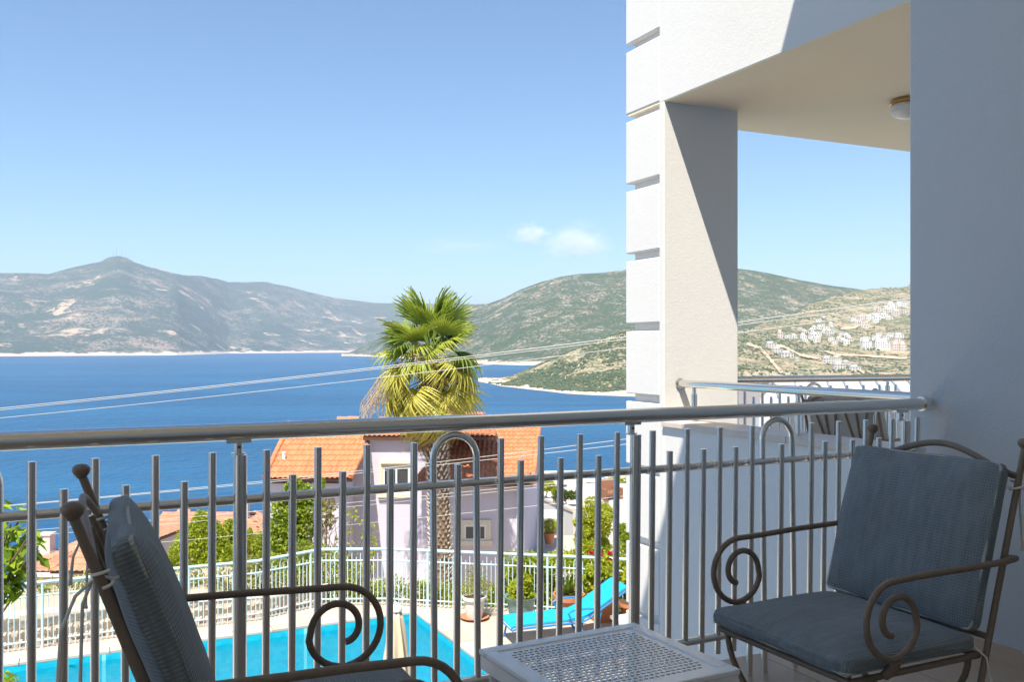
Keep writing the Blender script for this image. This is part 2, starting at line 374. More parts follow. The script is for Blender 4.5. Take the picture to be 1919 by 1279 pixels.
# scrub: uncountable bushes on the headland and village slope
def ico():
    t = (1 + 5 ** .5) / 2
    v = np.array([(-1,t,0),(1,t,0),(-1,-t,0),(1,-t,0),(0,-1,t),(0,1,t),(0,-1,-t),(0,1,-t),(t,0,-1),(t,0,1),(-t,0,-1),(-t,0,1)], float); v /= np.linalg.norm(v[0])
    f = np.array([(0,11,5),(0,5,1),(0,1,7),(0,7,10),(0,10,11),(1,5,9),(5,11,4),(11,10,2),(10,7,6),(7,1,8),(3,9,4),(3,4,2),(3,2,6),(3,6,8),(3,8,9),(4,9,5),(2,4,11),(6,2,10),(8,6,7),(9,8,1)]); return v, f
IV, IF = ico()
def fast_mesh(name, verts, faces):
    me = bpy.data.meshes.new(name); nv, nf, k = len(verts), len(faces), faces.shape[1]
    me.vertices.add(nv); me.vertices.foreach_set('co', np.ascontiguousarray(verts, np.float32).ravel())
    me.loops.add(nf * k); me.polygons.add(nf)
    me.loops.foreach_set('vertex_index', np.ascontiguousarray(faces, np.int32).ravel())
    me.polygons.foreach_set('loop_start', np.arange(0, nf * k, k, dtype=np.int32))
    me.update(calc_edges=True); me.validate(); return me
def scrub(sheet, n, x0, x1, va, vb, rmin, rmax, thr):
    vs_, fs = [], []; c = 0
    while c < n:
        px = random.uniform(x0, x1); v = random.uniform(va, vb); p = sheet.ev(px, v)
        if noise.noise(p * .012) + .5 * noise.noise(p * .04) < random.uniform(thr - .35, thr): 
            n -= .6; continue
        r = rmin + (rmax - rmin) * random.random() ** 2
        j = IV * (r * np.array([random.uniform(.8, 1.3), random.uniform(.8, 1.3), random.uniform(.55, .85)])) * (1 + np.random.uniform(-.28, .28, (12, 1)))
        vs_.append(j + np.array(p) + np.array([0, 0, r * .2])); fs.append(IF + 12 * c); c += 1
    return fast_mesh('scrub', np.concatenate(vs_), np.concatenate(fs))
def scrub_mat():
    m = NT('scrub_leaves'); g = m.new('ShaderNodeNewGeometry'); m.col(m.mix(g.outputs['Random Per Island'], (.042, .070, .034), (.10, .13, .06)))
    m.set(Roughness=.95); m.bump(m.noise(1.5, 4), 1, .6); return m.m
M_SCRUB = scrub_mat()
o = link('hillside_scrub', scrub(SC, 19000, 915, 1720, .22, .86, .7, 2.6, .05), M_SCRUB); tag(o, 'low green scrub dotted over the near headland and village slope', 'scrub', kind='stuff')
# dirt tracks on the village slope
M_DIRT = simple('bare_orange_earth', (.48, .36, .25), .95, .3, .12)
def track(pts, wd, name='dirt_track'):
    b = MB(); L = []
    for (a, c) in zip(pts[:-1], pts[1:]):
        for k in range(8): f = k / 8; L.append((a[0] + (c[0]-a[0]) * f, a[1] + (c[1]-a[1]) * f))
    L.append(pts[-1]); n_ = len(L)
    for i, p in enumerate(L):
        q0, q1 = L[max(i-1, 0)], L[min(i+1, n_-1)]; d = math.hypot(q1[0]-q0[0], q1[1]-q0[1]); w_ = wd * random.uniform(.6, 1.3)
        ox, oy = (q1[1]-q0[1]) / d * w_, -(q1[0]-q0[0]) / d * w_
        b.v += [tuple(SC.hit(p[0] + ox, p[1] + oy, .3) + V((0,0,1.5))), tuple(SC.hit(p[0] - ox, p[1] - oy, .3) + V((0,0,1.5)))]
    b.f = [(2*i, 2*i+1, 2*i+3, 2*i+2) for i in range(n_-1)]
    return tag(b.build(name, M_DIRT), kind='structure')
track([(1400, 646), (1425, 655), (1440, 672), (1455, 690), (1466, 702)], 2.8)
track([(1440, 648), (1470, 652), (1500, 668), (1540, 676), (1580, 680), (1620, 702)], 2.2)
track([(1545, 660), (1570, 668), (1600, 668), (1700, 674)], 1.7)
track([(1575, 618), (1600, 616), (1615, 610), (1630, 602)], 2.2)
# antenna masts on the summit
for i, (px, h) in enumerate([(212, 46), (218, 58), (228, 50), (236, 40)]):
    b = SA.ev(px, 6 / 8); m_ = MB(); m_.tube([b - V((0,0,6)), b + V((0,0,h * .6)), b + V((0,0,h))], [2.2, 1.6, .8], 6)
    for q in (.5, .7, .9): m_.tube([b + V((-3,0,h*q)), b + V((3,0,h*q))], .9, 5)
    tag(m_.build('antenna_mast', M_MAST), ['leftmost thin mast on the far mountain summit', 'tallest thin mast on the far mountain summit', 'thin mast just right of the tallest one on the summit', 'rightmost and shortest thin mast on the far summit'][i], 'mast', 'masts on the far summit')

# village buildings on the slope
BOXM = MB().box(-.5, .5, -.5, .5, 0, 1).mesh('opening'); BOXM.materials.append(M_DARKWIN)
def far_building(px, py, wpx, hpx, mat, label, group, floors=2, bays=3, twin=False, name='village_house'):
    p = SC.hit(px, py + hpx * .5, .3); D = p.y; W = wpx * D / F; Hh = hpx * D / F; dp = W * random.uniform(.5, .8)
    t_ = thing(name, p - V((0,0,1.5)), label, 'building', group, random.uniform(-.35, .25))
    b = MB(); b.box(-W/2, W/2, -dp/2, dp/2, -4, Hh + 1.5)
    if random.random() < .6 or twin: b.box(-W/2 + W*.15, W/2 - W*.3, -dp/2 + dp*.25, dp/2 - .1, Hh + 1.4, Hh * 1.45 + 1.5)
    b.box(-W/2 - .3, W/2 + .3, -dp/2 - .3, dp/2 + .3, Hh + 1.3, Hh + 1.75)
    b.build('wall', mat, t_, local=True)
    for fl in range(floors):
        for k in range(bays):
            o = bpy.data.objects.new('window', BOXM); COL.objects.link(o); o.parent = t_
            fh = Hh / floors; bw = W / bays
            o.location = (-W/2 + bw * (k + .5), -dp/2 - .05, 1.5 + fl * fh + fh * .22); o.scale = (bw * random.uniform(.28, .5), .5, fh * .45)
c7 = lambda x, y: (1370 + x / 5.33, 480 + y / 5.33)
vg = [(1600,500,70,36),(1680,492,60,34),(1735,492,40,40),(1500,542,80,30),(1650,580,80,36),(1735,560,50,44),(1225,640,60,34),(1300,628,60,40),(1380,622,60,36),(1450,612,70,36),(1525,602,70,32),(1590,545,60,26),(1325,690,90,38),(1440,650,60,30),(870,642,56,20),(1000,685,40,26),(620,716,34,16),(490,790,50,56),(560,806,60,30),(630,806,50,30),(740,762,60,26),(830,722,50,26),(880,720,40,30),(955,728,56,40),(980,772,70,44),(850,780,90,40),(720,812,60,36),(800,822,60,36),(870,826,50,30),(1000,832,60,36),(1110,782,60,36),(1080,832,60,30),(1185,832,60,32),(1340,822,70,30),(1430,812,50,30),(1470,794,40,46),(1590,794,60,50),(1675,810,80,44)]
vr = random.Random(5)
for n_v, (x, y, a, h) in [(i_, q_) for i_, q_ in enumerate(vg)] + [(i_, (q_[0] + vr.uniform(-55, 55), q_[1] + vr.choice((-1, 1)) * vr.uniform(16, 34), q_[2] * vr.uniform(.7, 1.1), q_[3] * vr.uniform(.7, 1.05))) for i_, q_ in enumerate(vg) for _ in range(1) if 660 < q_[0] < 1700]:
    vl_, vg_ = [('small pale house in the upper right cluster of the distant hillside village', 'upper village houses'), ('small pale house in the middle cluster of the distant hillside village', 'middle village houses'), ('small pale house in the long row right of the village middle, above the apartment blocks', 'lower right village houses')][0 if n_v < 14 else 1 if n_v < 32 else 2]
    px, py = c7(x, y); far_building(px, py, a / 5.33, h / 5.33, M_VILLA if random.random() < .8 else M_VILLAP, vl_, vg_, 1 if h < 34 else 2, 2 if a < 60 else 3)
for x, y, a, h, lb in [(1350,890,90,70,'pale apartment block at the left end of the lower village row'), (1510,892,160,64,'wide pale apartment block with dark blue openings in the lower village row'), (1640,918,70,70,'narrow peach apartment block beside the wide one in the village'), (1715,920,60,70,'peach apartment block at the right end of the lower village row')]:
    px, py = c7(x, y); far_building(px, py, a / 5.33, h / 5.33, M_VILLAP if 'peach' in lb else M_VILLA, lb, 'village apartment blocks', 3, 4 if a < 100 else 7, name='apartment_block')
for x, y, a, h in [(395,896,100,44),(460,950,100,44),(555,995,120,50),(660,1032,50,22),(960,1045,100,50),(1055,1036,80,40),(1075,1108,110,50),(1150,1080,80,36),(1235,1130,110,44)]:
    px, py = c7(x, y); far_building(px, py, a / 5.33, h / 5.33, M_CONC, 'unfinished pale concrete building in the ' + ('left' if x < 800 else 'right') + ' stepped group below the village', 'unfinished buildings, ' + ('left' if x < 800 else 'right') + ' group', 2, 4, True, 'unfinished_building')

# ------------------------------------------------------------------ near ground: pool terrace, pool, hillside
ZT = ZC - 4.58
fence_px = [(-420,1150),(-200,1123),(68,1093),(190,1080.5),(312,1068),(480,1052.5),(602,1030.5),(724,1029.5),(893,1036.6),(1062,1043.6),(1169,1049),(1400,1062),(1700,1085)]
fence_pts = []
for x, y in fence_px:
    D = 3.58 * F / (y - CY); fence_pts.append(V(((x - CX) * D / F, D, 0)))
PC = V((-1.66, 15.97, 0))
def pv(u, v, z): p = PC + N * u + E * v; return V((p.x, p.y, z))
PU, PV = 9.6, 5.6
def deck_mat():
    m = NT('cream_paving'); mp = m.new('ShaderNodeMapping'); mp.inputs['Rotation'].default_value = (0, 0, R(-25.5)); m.l(m.tc.outputs['Object'], mp.inputs['Vector'])
    br = m.new('ShaderNodeTexBrick'); br.offset = 0; br.inputs['Scale'].default_value = 1; br.inputs['Brick Width'].default_value = .5; br.inputs['Row Height'].default_value = .5; br.inputs['Mortar Size'].default_value = .006
    br.inputs['Color1'].default_value = (.55, .465, .39, 1); br.inputs['Color2'].default_value = (.50, .42, .35, 1); br.inputs['Mortar'].default_value = (.36, .29, .24, 1); m.l(mp.outputs[0], br.inputs['Vector'])
    m.col(m.mix(m.math('MULTIPLY', m.noise(1.3, 6, .65), .5), br.outputs['Color'], (.45, .37, .30))); m.set(Roughness=.75)
    m.bump(m.math('SUBTRACT', m.noise(40, 4), m.math('MULTIPLY', br.outputs['Fac'], 3)), .3, .004); return m.m
M_DECK = deck_mat()
outer = [p + V((0, .22, ZT)) for p in fence_pts] + [V((12, 10, ZT)), V((12, 2, ZT)), V((-14, 2, ZT)), V((-14, 11.2, ZT))]
hole = [pv(-.02, -.02, ZT), pv(PU + .02, -.02, ZT), pv(PU + .02, PV + .02, ZT), pv(-.02, PV + .02, ZT)]
tri = tessellate_polygon([outer, hole]); allv = outer + hole
b = MB(); b.v = [tuple(p) for p in allv]; b.f = [tuple(t) for t in tri]
no = len(outer); base = len(b.v); b.v += [(p.x, p.y, ZT - 3) for p in outer]
b.f += [(i, (i+1) % no, base + (i+1) % no, base + i) for i in range(no)]
deck = tag(b.build('pool_terrace', M_DECK), kind='structure')
me = deck.data
import bmesh
bm = bmesh.new(); bm.from_mesh(me); bmesh.ops.recalc_face_normals(bm, faces=bm.faces); bm.to_mesh(me); bm.free()
# coping stones round the pool
M_COPE = tile_mat('cream_coping_stone', (.56, .48, .40), .7)
cs = MB().box(0, 1, -.32, 0, 0, .035).mesh('coping_stone'); cs.materials.append(M_COPE)
def cope(u0, v0, du, dv, L, a):
    k = int(L / .6); s_ = L / k
    for i in range(k):
        o = bpy.data.objects.new('coping_stone', cs); COL.objects.link(o); o.parent = deck
        p = pv(u0 + du * s_ * i, v0 + dv * s_ * i, ZT + .002 + random.uniform(0, .004)); o.location = p; o.scale = (s_ - .012, 1, 1); o.rotation_euler = (0, 0, a)
aN = math.atan2(N.y, N.x); aE = math.atan2(E.y, E.x)
cope(0, 0, 1, 0, PU, aN); cope(PU, PV, -1, 0, PU, aN + math.pi); cope(0, PV, 0, -1, PV, aE + math.pi); cope(PU, 0, 0, 1, PV, aE)
def pool_tile():
    m = NT('turquoise_mosaic'); mp = m.new('ShaderNodeMapping'); mp.inputs['Rotation'].default_value = (0, 0, R(-25.5)); m.l(m.tc.outputs['Object'], mp.inputs['Vector'])
    vo = m.new('ShaderNodeTexVoronoi', distance='CHEBYCHEV'); vo.inputs['Scale'].default_value = 14; vo.inputs['Randomness'].default_value = 0; m.l(mp.outputs[0], vo.inputs['Vector'])
    sep = m.new('ShaderNodeSeparateXYZ'); m.l(mp.outputs[0], sep.inputs[0])
    ln = m.math('LESS_THAN', m.math('ABSOLUTE', m.math('SUBTRACT', m.math('FRACT', m.math('MULTIPLY', sep.outputs[0], 1.0)), .5)), .025)
    c = m.mix(vo.outputs['Color'], (.008, .40, .56), (.02, .52, .66)); c = m.mix(m.math('MULTIPLY', ln, .75), c, (.45, .75, .8))
    m.col(c); m.set(Roughness=.3); return m.m
pool = thing('swimming_pool', pv(PU/2, PV/2, ZT - 1.3), 'rectangular turquoise swimming pool set into the cream terrace below', 'pool')
b = MB(); z0, z1 = ZT - 1.3, ZT - .001
q = [pv(0,0,0), pv(PU,0,0), pv(PU,PV,0), pv(0,PV,0)]
b.v = [(p.x, p.y, z0) for p in q] + [(p.x, p.y, z1) for p in q]; b.f = [(0,1,2,3)] + [(i, (i+1)%4, 4+(i+1)%4, 4+i) for i in range(4)]
b.build('basin', pool_tile(), pool)
def pool_water():
    m = NT('pool_water'); b_ = m.bump(m.math('ADD', m.noise(3.5, 3, .5, dist=1.0), m.math('MULTIPLY', m.noise(11, 2), .3)), .6, .07)
    t = m.new('ShaderNodeBsdfTransparent'); t.inputs[0].default_value = (.60, .93, .97, 1)
    g = m.new('ShaderNodeBsdfGlossy'); g.inputs['Roughness'].default_value = .04; m.l(b_, g.inputs['Normal'])
    fr = m.new('ShaderNodeFresnel'); fr.inputs[0].default_value = 1.33; m.l(b_, fr.inputs['Normal'])
    mx = m.new('ShaderNodeMixShader'); m.l(fr.outputs[0], mx.inputs[0]); m.l(t.outputs[0], mx.inputs[1]); m.l(g.outputs[0], mx.inputs[2]); m.l(mx.outputs[0], m.out.inputs[0]); return m.m
b = MB(); b.v = [(p.x, p.y, ZT - .09) for p in q]; b.f = [(0,1,2,3)]; b.build('water', pool_water(), pool)

# hillside falling away to the sea
def hill_z(X, Y):
    fy = np.interp(X, [p.x for p in fence_pts], [p.y for p in fence_pts]); d = Y - fy
    z = ZT - .35 - max(0, d) * .33
    if X < -2.5: 
        k = min(1, (-2.5 - X) / 3); z = z + k * (.60 + min(max(d, 0), 3.0) * .36)
    return max(z + .25 * noise.noise(V((X * .3, Y * .3, 0))) * min(1, max(0, d - 2) / 4), SEA - 3)
b = MB(); xs = np.concatenate([np.linspace(-160, -16, 30), np.linspace(-15, 15, 61), np.linspace(16, 160, 30)]); ys = np.concatenate([np.linspace(.3, 10, 26), np.linspace(11, 170, 60)])
for x in xs:
    fy = np.interp(x, [p.x for p in fence_pts], [p.y for p in fence_pts])
    for y in ys: b.v.append((x, fy + y, hill_z(x, fy + y)))
ny = len(ys); b.f = [(i*ny+j, (i+1)*ny+j, (i+1)*ny+j+1, i*ny+j+1) for i in range(len(xs)-1) for j in range(ny-1)]
M_EARTH = simple('sandy_earth', (.46, .37, .28), .95, .2, 1.2, .4, 12, bd=.02)
tag(b.build('hillside', M_EARTH, smooth=True), kind='structure')

# rubble retaining wall behind the left fence
sw = thing('stone_wall', V((-6.5, 15, ZT)), 'low rubble stone wall behind the left run of the pool fence', 'wall')
M_STONE = tile_mat('rubble_stone', (.78, .64, .48), .9); M_MORT = simple('pale_mortar', (.66, .56, .45), .95, .15, 6, .5, 30, bd=.01)
stones = []
for k in range(4):
    j = np.array(IV) * np.random.uniform(.82, 1.15, (12, 1)); mb = MB(); mb.add(j.tolist(), IF.tolist()); s_ = mb.mesh('stone'); s_.materials.append(M_STONE); stones.append(s_)
WL = [p + V((0, .30, 0)) for p in fence_pts[:7]]
mb = MB()
for i in range(len(WL) - 1):
    a, c = WL[i], WL[i+1]; ha = np.interp(a.x, [-8, -3.4], [.50, .24]); hc = np.interp(c.x, [-8, -3.4], [.50, .24]); nn = V((0, .35, 0))
    mb.hexa([V((a.x,a.y,ZT-.2)),V((c.x,c.y,ZT-.2)),V((c.x,c.y+.35,ZT-.2)),V((a.x,a.y+.35,ZT-.2)),V((a.x,a.y,ZT+ha)),V((c.x,c.y,ZT+hc)),V((c.x,c.y+.35,ZT+hc)),V((a.x,a.y+.35,ZT+ha))])
mb.build('mortar_core', M_MORT, sw)
wall_line = []
for i in range(len(WL) - 1):
    for k in range(40): wall_line.append(WL[i].lerp(WL[i+1], k / 40))
dist = 0; rowoff = [0, 0, 0, 0]
for row in range(4):
    s_ = random.uniform(0, .1); acc = 0; prev = wall_line[0]
    for p in wall_line[1:]:
        acc += (p - prev).length; prev = p; hmax = np.interp(p.x, [-8, -3.4], [.50, .24])
        if acc >= s_ and row * .13 + .08 < hmax:
            o = bpy.data.objects.new('stone', random.choice(stones)); COL.objects.link(o); setp(o, sw)
            wd = random.uniform(.07, .13); o.location = (p.x, p.y + .012, ZT + .06 + row * .128 + random.uniform(-.012, .012)); o.scale = (wd, .04, random.uniform(.058, .072)); o.rotation_euler = (random.uniform(-.1, .1), random.uniform(-.25, .25), .45 + random.uniform(-.1, .1))
            s_ += wd * 1.9

# ------------------------------------------------------------------ pool fence
class Path:
    def __init__(s, pts):
        s.p = pts; s.c = [0]
        for a, b_ in zip(pts[:-1], pts[1:]): s.c.append(s.c[-1] + (b_ - a).length)
        s.L = s.c[-1]
    def at(s, d):
        d = max(0, min(d, s.L))
        for i in range(len(s.p) - 1):
            if d <= s.c[i+1]: break
        return s.p[i].lerp(s.p[i+1], (d - s.c[i]) / (s.c[i+1] - s.c[i]))
    def dir(s, d): return (s.at(d + .02) - s.at(d - .02)).normalized()
_cyl = {}
def cyl(name, r, h, n, mat):
    k = (name, r, round(h, 4), mat.name)
    if k not in _cyl:
        me = MB().tube([(0,0,0), (0,0,h)], r, n).mesh(name, True); me.materials.append(mat); _cyl[k] = me
    return _cyl[k]
def inst(name, me, loc, parent, rot=None):
    o = bpy.data.objects.new(name, me); COL.objects.link(o); o.location = loc
    if rot is not None: o.rotation_euler = rot
    setp(o, parent); return o
def arch(p0, p1, zlow, zspring, mat, name, parent, r, n=10, lean=None):
    c = (p0 + p1) / 2; hw = (p1 - p0).length / 2; d = (p1 - p0).normalized(); L = lean or (lambda z: V((0,0,0)))
    pts = [V((p0.x, p0.y, zlow)) + L(zlow), V((p0.x, p0.y, zspring)) + L(zspring)]
    for k in range(1, 16):
        a = math.pi * (1 - k / 16); z = zspring + hw * math.sin(a); q_ = c + d * hw * math.cos(a); pts.append(V((q_.x, q_.y, z)) + L(z))
    pts += [V((p1.x, p1.y, zspring)) + L(zspring), V((p1.x, p1.y, zlow)) + L(zlow)]
    return MB().tube(pts, r, n).build(name, mat, parent, True)
def fence(path, zb, name, label, cat, mat, period, pitch, hz, rr, r_bar, r_post, sides=6, off=0, post_every=2, group=None):
    t = thing(name, path.at(path.L / 2) + V((0,0,zb)), label, cat, group)
    top, midz, botz, tall, short = hz; n_ = int(path.L / pitch)
    for nm, z, r in (('handrail', top, rr), ('middle_rail', midz, rr * .55), ('bottom_rail', botz, rr * .55)):
        MB().tube([p + V((0,0,zb + z)) for p in path.p], r, 8).build(nm, mat, t, True)
    for k in range(n_ + 1):
        s_ = k * pitch; p = path.at(s_) + V((0,0,zb)); i = (k + off) % period
        if i == 0 and ((k + off) // period) % post_every == 0: inst('post', cyl('post', r_post, top - rr * .5, 8, mat), p, t)
        elif i == period // 2 - 1 and s_ + 2 * pitch < path.L: arch(path.at(s_), path.at(s_ + 2 * pitch), zb + .0, zb + top - rr - pitch - r_bar, mat, 'arch_bar', t, r_bar, 6)
        elif i == period // 2 + 1 and k > 1: pass
        else:
            h = short if i % 2 == (period // 2) % 2 else tall
            inst('bar', cyl('bar', r_bar, h - .02, sides, mat), p + V((0,0,.02)), t)
    return t
fence(Path(fence_pts[1:12]), ZT, 'pool_fence', 'pale blue metal fence of thin bars and small arches round the pool terrace', 'fence', M_FENCE, 14, .0757, (1.0, .80, .12, .93, .86), .026, .0085, .022, 6, 3)

# ------------------------------------------------------------------ foliage
def foliage(name, clumps, n, size, mat, parent, local=False, asp=.5, seed=0, droop=0.0, shell=.55, fold=.25):
    rng = np.random.default_rng(seed + len(name) + n); vol = np.array([c[1][0] * c[1][1] * c[1][2] for c in clumps]) ** .75; vol /= vol.sum()
    idx = rng.choice(len(clumps), n, p=vol); C = np.array([tuple(c[0]) for c in clumps])[idx]; Rr = np.array([c[1] for c in clumps])[idx]
    d = rng.normal(size=(n, 3)); d /= np.linalg.norm(d, axis=1)[:, None]; r = rng.uniform(0, 1, n) ** (1 / 3) * (1 - shell) + shell * rng.uniform(.7, 1.0, n); r *= 1 + .22 * rng.normal(size=n) * .6
    P = C + d * Rr * r[:, None]
    ax = rng.normal(size=(n, 3)) + d * .9 - np.array([0, 0, droop]); ax /= np.linalg.norm(ax, axis=1)[:, None]
    nr = np.cross(ax, rng.normal(size=(n, 3))); nr /= np.linalg.norm(nr, axis=1)[:, None]; sd = np.cross(ax, nr)
    L = size * rng.uniform(.6, 1.3, n)[:, None]; W_ = L * asp
    v = np.stack([P - ax * L * .5, P + sd * W_ * .5 + nr * W_ * fold, P + ax * L * .5, P - sd * W_ * .5 + nr * W_ * fold], 1).reshape(-1, 3)
    i = np.arange(n) * 4; f = np.concatenate([np.stack([i, i+1, i+2], 1), np.stack([i, i+2, i+3], 1)])
    # keep both halves of a leaf one island: shared vertices
    me = fast_mesh(name, v, f); me.materials.append(mat); return link(name, me, None, parent, local)
def clumps(c, rad, n, cr, seed, flat=1.0):
    rng = random.Random(seed); out = []
    for k in range(n):
        while True:
            q_ = V((rng.uniform(-1, 1), rng.uniform(-1, 1), rng.uniform(-1, 1)))
            if q_.length < 1: break
        s_ = cr * rng.uniform(.6, 1.25); out.append((V(c) + V((q_.x * rad[0], q_.y * rad[1], q_.z * rad[2])), (s_, s_, s_ * flat)))
    return out
def branches(base, cl, r0, seed, mat=None, fork=.45):
    rng = random.Random(seed); b = MB(); top = V((sum(c[0].x for c in cl) / len(cl), sum(c[0].y for c in cl) / len(cl), max(c[0].z for c in cl)))
    mid = base.lerp(top, fork); b.tube([base, base.lerp(mid, .5) + V((rng.uniform(-.05, .05), 0, 0)), mid, mid.lerp(top, .7)], [r0, r0 * .85, r0 * .65, r0 * .25], 8)
    for c, _ in cl[:14]:
        s_ = base.lerp(top, rng.uniform(fork * .5, fork * 1.3)); m_ = s_.lerp(c, .5) + V((rng.uniform(-.1, .1), rng.uniform(-.1, .1), rng.uniform(-.02, .1))); b.tube([s_, m_, c], [r0 * .4, r0 * .25, r0 * .1], 6)
    return b
def shrub(name, label, cat, base, cl, n, size, mat, r0=.05, asp=.5, seed=0, group=None, kind='crown', shell=.55, droop=0.0):
    t = thing(name, base, label, cat, group); branches(V(base), cl, r0, seed).build('trunk', M_BARK, t, True)
    foliage(kind, cl, n, size, mat, t, asp=asp, seed=seed, shell=shell, droop=droop); return t
def gz(px, D): X = (px - CX) * D / F; return V((X, D, hill_z(X, D) - .05))
def spot(px, py, D): return at(px, py, D)
# two conifers and a bushy one beside the left red roof
cl = [(spot(x, y, 24), (a, a, a * 1.15)) for x, y, a in [(378,968,.16),(372,982,.22),(385,995,.28),(360,1000,.25),(400,1010,.3),(350,1018,.3),(375,1025,.36),(410,1035,.35),(335,1040,.3),(360,1052,.4),(395,1060,.42),(430,1050,.28),(325,1068,.3),(370,1090,.5),(415,1090,.45),(405,990,.16),(395,978,.12)]]
shrub('conifer_tree', 'tallest bright green conifer in front of the red roof left of centre', 'tree', gz(380, 24), cl, 17000, .11, L_CONIF, .09, .35, 3)
cl = [(spot(x, y, 25), (a, a, a * 1.25)) for x, y, a in [(428,985,.14),(432,1000,.22),(445,1015,.2),(425,1022,.25),(440,1045,.28),(455,1060,.25),(435,1080,.35)]]
shrub('conifer_tree', 'slim conifer just left of the thick railing post', 'tree', gz(436, 25), cl, 7500, .11, L_CONIF, .06, .35, 4)
cl = [(spot(x, y, 25.5), (a, a, a * 1.25)) for x, y, a in [(468,998,.1),(466,1010,.14),(487,1012,.2),(480,1030,.3),(495,1035,.3),(488,1055,.36),(475,1075,.4),(500,1085,.4)]]
shrub('conifer_tree', 'rounded conifer between the thick railing post and the lavender house', 'tree', gz(486, 25.5), cl, 8500, .11, L_CONIF, .06, .35, 5)
# tall leafy shrub in front of the house's left wing
cl = [(spot(x, y, 21), (a, a, a)) for x, y, a in [(556,905,.12),(545,915,.16),(570,918,.17),(600,908,.14),(535,935,.2),(560,935,.24),(585,930,.2),(525,955,.24),(550,960,.28),(580,960,.27),(520,985,.26),(545,990,.3),(575,985,.26),(600,950,.16),(520,1010,.26),(545,1020,.3),(570,1030,.3),(530,1050,.34),(565,1060,.34),(595,1000,.14),(590,1050,.2),(540,1090,.4),(570,1100,.35)]]
t = shrub('laurel_tree', 'tall glossy green shrub in front of the lavender house left wing', 'tree', gz(550, 21), cl, 13000, .09, L_MID, .06, .55, 6)
cl = [(spot(x, y, 20.3), (a, a, a)) for x, y, a in [(612,935,.16),(622,950,.14),(605,965,.2),(620,975,.15),(612,990,.12),(598,1030,.14),(630,1010,.05)]]
t = shrub('sparse_shrub', 'sparse half bare shrub with brown twigs beside the glossy green one', 'shrub', gz(608, 20.3), cl, 650, .08, L_DRY, .03, .5, 7)
b = MB()
for k in range(16):
    p0 = spot(random.uniform(590, 640), random.uniform(1040, 1070), 20.2); p1 = spot(random.uniform(575, 645), random.uniform(950, 1010), 20.2); m_ = (p0 + p1) / 2 + V((random.uniform(-.15, .15), 0, 0)); b.tube([p0, m_, p1], [.012, .008, .004], 5)
b.build('twig', M_BARK, t, True)
# thin climbers along the fence corner
for (px, lb) in [(585, 'thin twiggy climber on the fence left of its corner'), (640, 'thin twiggy climber on the fence at its corner'), (678, 'thin leggy climber with a small leafy top against the lavender wall')]:
    base = V(((px - CX) * 17.2 / F, 17.2, ZT)); t = thing('climbing_plant', base, lb, 'plant', 'climbers on the pool fence'); b = MB(); tips = []
    for k in range(9):
        p = base + V((random.uniform(-.25, .25), random.uniform(-.1, .1), 0)); pts = [p]; hh = random.uniform(.5, 1.2 if px < 660 else 1.6)
        for j in range(5): p = p + V((random.uniform(-.08, .08), random.uniform(-.04, .04), hh / 5)); pts.append(p)
        b.tube(pts, [.012, .011, .010, .008, .006, .004], 5); tips += [pts[-1], pts[3], pts[4]]
    b.build('stem', M_BARK, t, True); foliage('leaves', [(q_, (.12, .12, .12)) for q_ in tips], 420, .07, L_MID if px != 678 else L_LIME, t, seed=px)
# low planting along the fence foot and the hedge behind its right part
def bed(px0, px1, D, h, n, name, label, mats, size, step=26, up=.0):
    t = thing(name, V(((px0 + px1) / 2 - CX, F, 0)) * (D / F) + V((0, 0, ZT - .1)), label, 'hedge'); i = 0
    for m_ in mats:
        cl = []
        for x in np.arange(px0, px1, step):
            X = (x + random.uniform(-8, 8) - CX) * D / F; fy = np.interp(X, [p.x for p in fence_pts], [p.y for p in fence_pts])
            for z in np.arange(.1, h, .2): cl.append((V((X + random.uniform(-.12, .12), fy + .45 + up + random.uniform(-.1, .25), ZT - .15 + z + random.uniform(-.08, .08))), (.26, .24, .2)))
        foliage('foliage', cl, n, size, m_, t, seed=i * 7 + int(px0)); i += 1
    b = MB()
    for x in np.arange(px0, px1, 30):
        X = (x - CX) * D / F; fy = np.interp(X, [p.x for p in fence_pts], [p.y for p in fence_pts]); b.tube([(X, fy + .5 + up, ZT - .6), (X + .03, fy + .5 + up, ZT + h * .7)], [.02, .008], 5)
    b.build('stems', M_BARK, t, True); return t
bed(965, 1500, 16.6, 1.08, 26000, 'hedge', 'dense lime green hedge behind the right part of the pool fence', (L_LIME, L_MID), .075)
bed(640, 985, 17.0, .40, 2600, 'border_plants', 'low green plants along the foot of the fence by the palm', (L_LIME, L_MID), .07)
bed(330, 600, 15.9, .75, 2600, 'fence_bush', 'scrubby green bushes showing through the fence left of its corner', (L_MID, L_DRY), .07, up=1.3)
bed(20, 175, 15.2, .66, 1500, 'far_left_hedge', 'low dark hedge behind the left end of the pool fence', (L_DARK, L_LIME), .06, up=2.0)
# leafy citrus tree at the left edge
tb = V((-5.0, 7.1, ZT)); cl = [(at(x, y, 7.0 + d), (a, a, a)) for x, y, a, d in [(20,985,.10,0),(45,960,.06,.1),(55,1005,.10,-.1),(25,1030,.16,.1),(50,1050,.14,0),(20,1075,.18,0),(45,1090,.12,.1),(20,1115,.10,0),(62,1020,.06,0),(-40,1040,.3,0),(-60,980,.3,.2),(-90,1090,.35,.1),(-130,1010,.4,0),(-110,1160,.3,.1),(-40,1140,.16,.1),(-150,1080,.35,.4),(-200,1150,.35,.2),(-60,1250,.2,-.1),(18,1275,.08,-.1),(0,1290,.14,-.2)]]
shrub('citrus_tree', 'leafy citrus tree with broad glossy leaves at the left edge', 'tree', tb, cl, 2000, .115, L_CITRUS, .06, .48, 11, shell=.4, droop=.5)

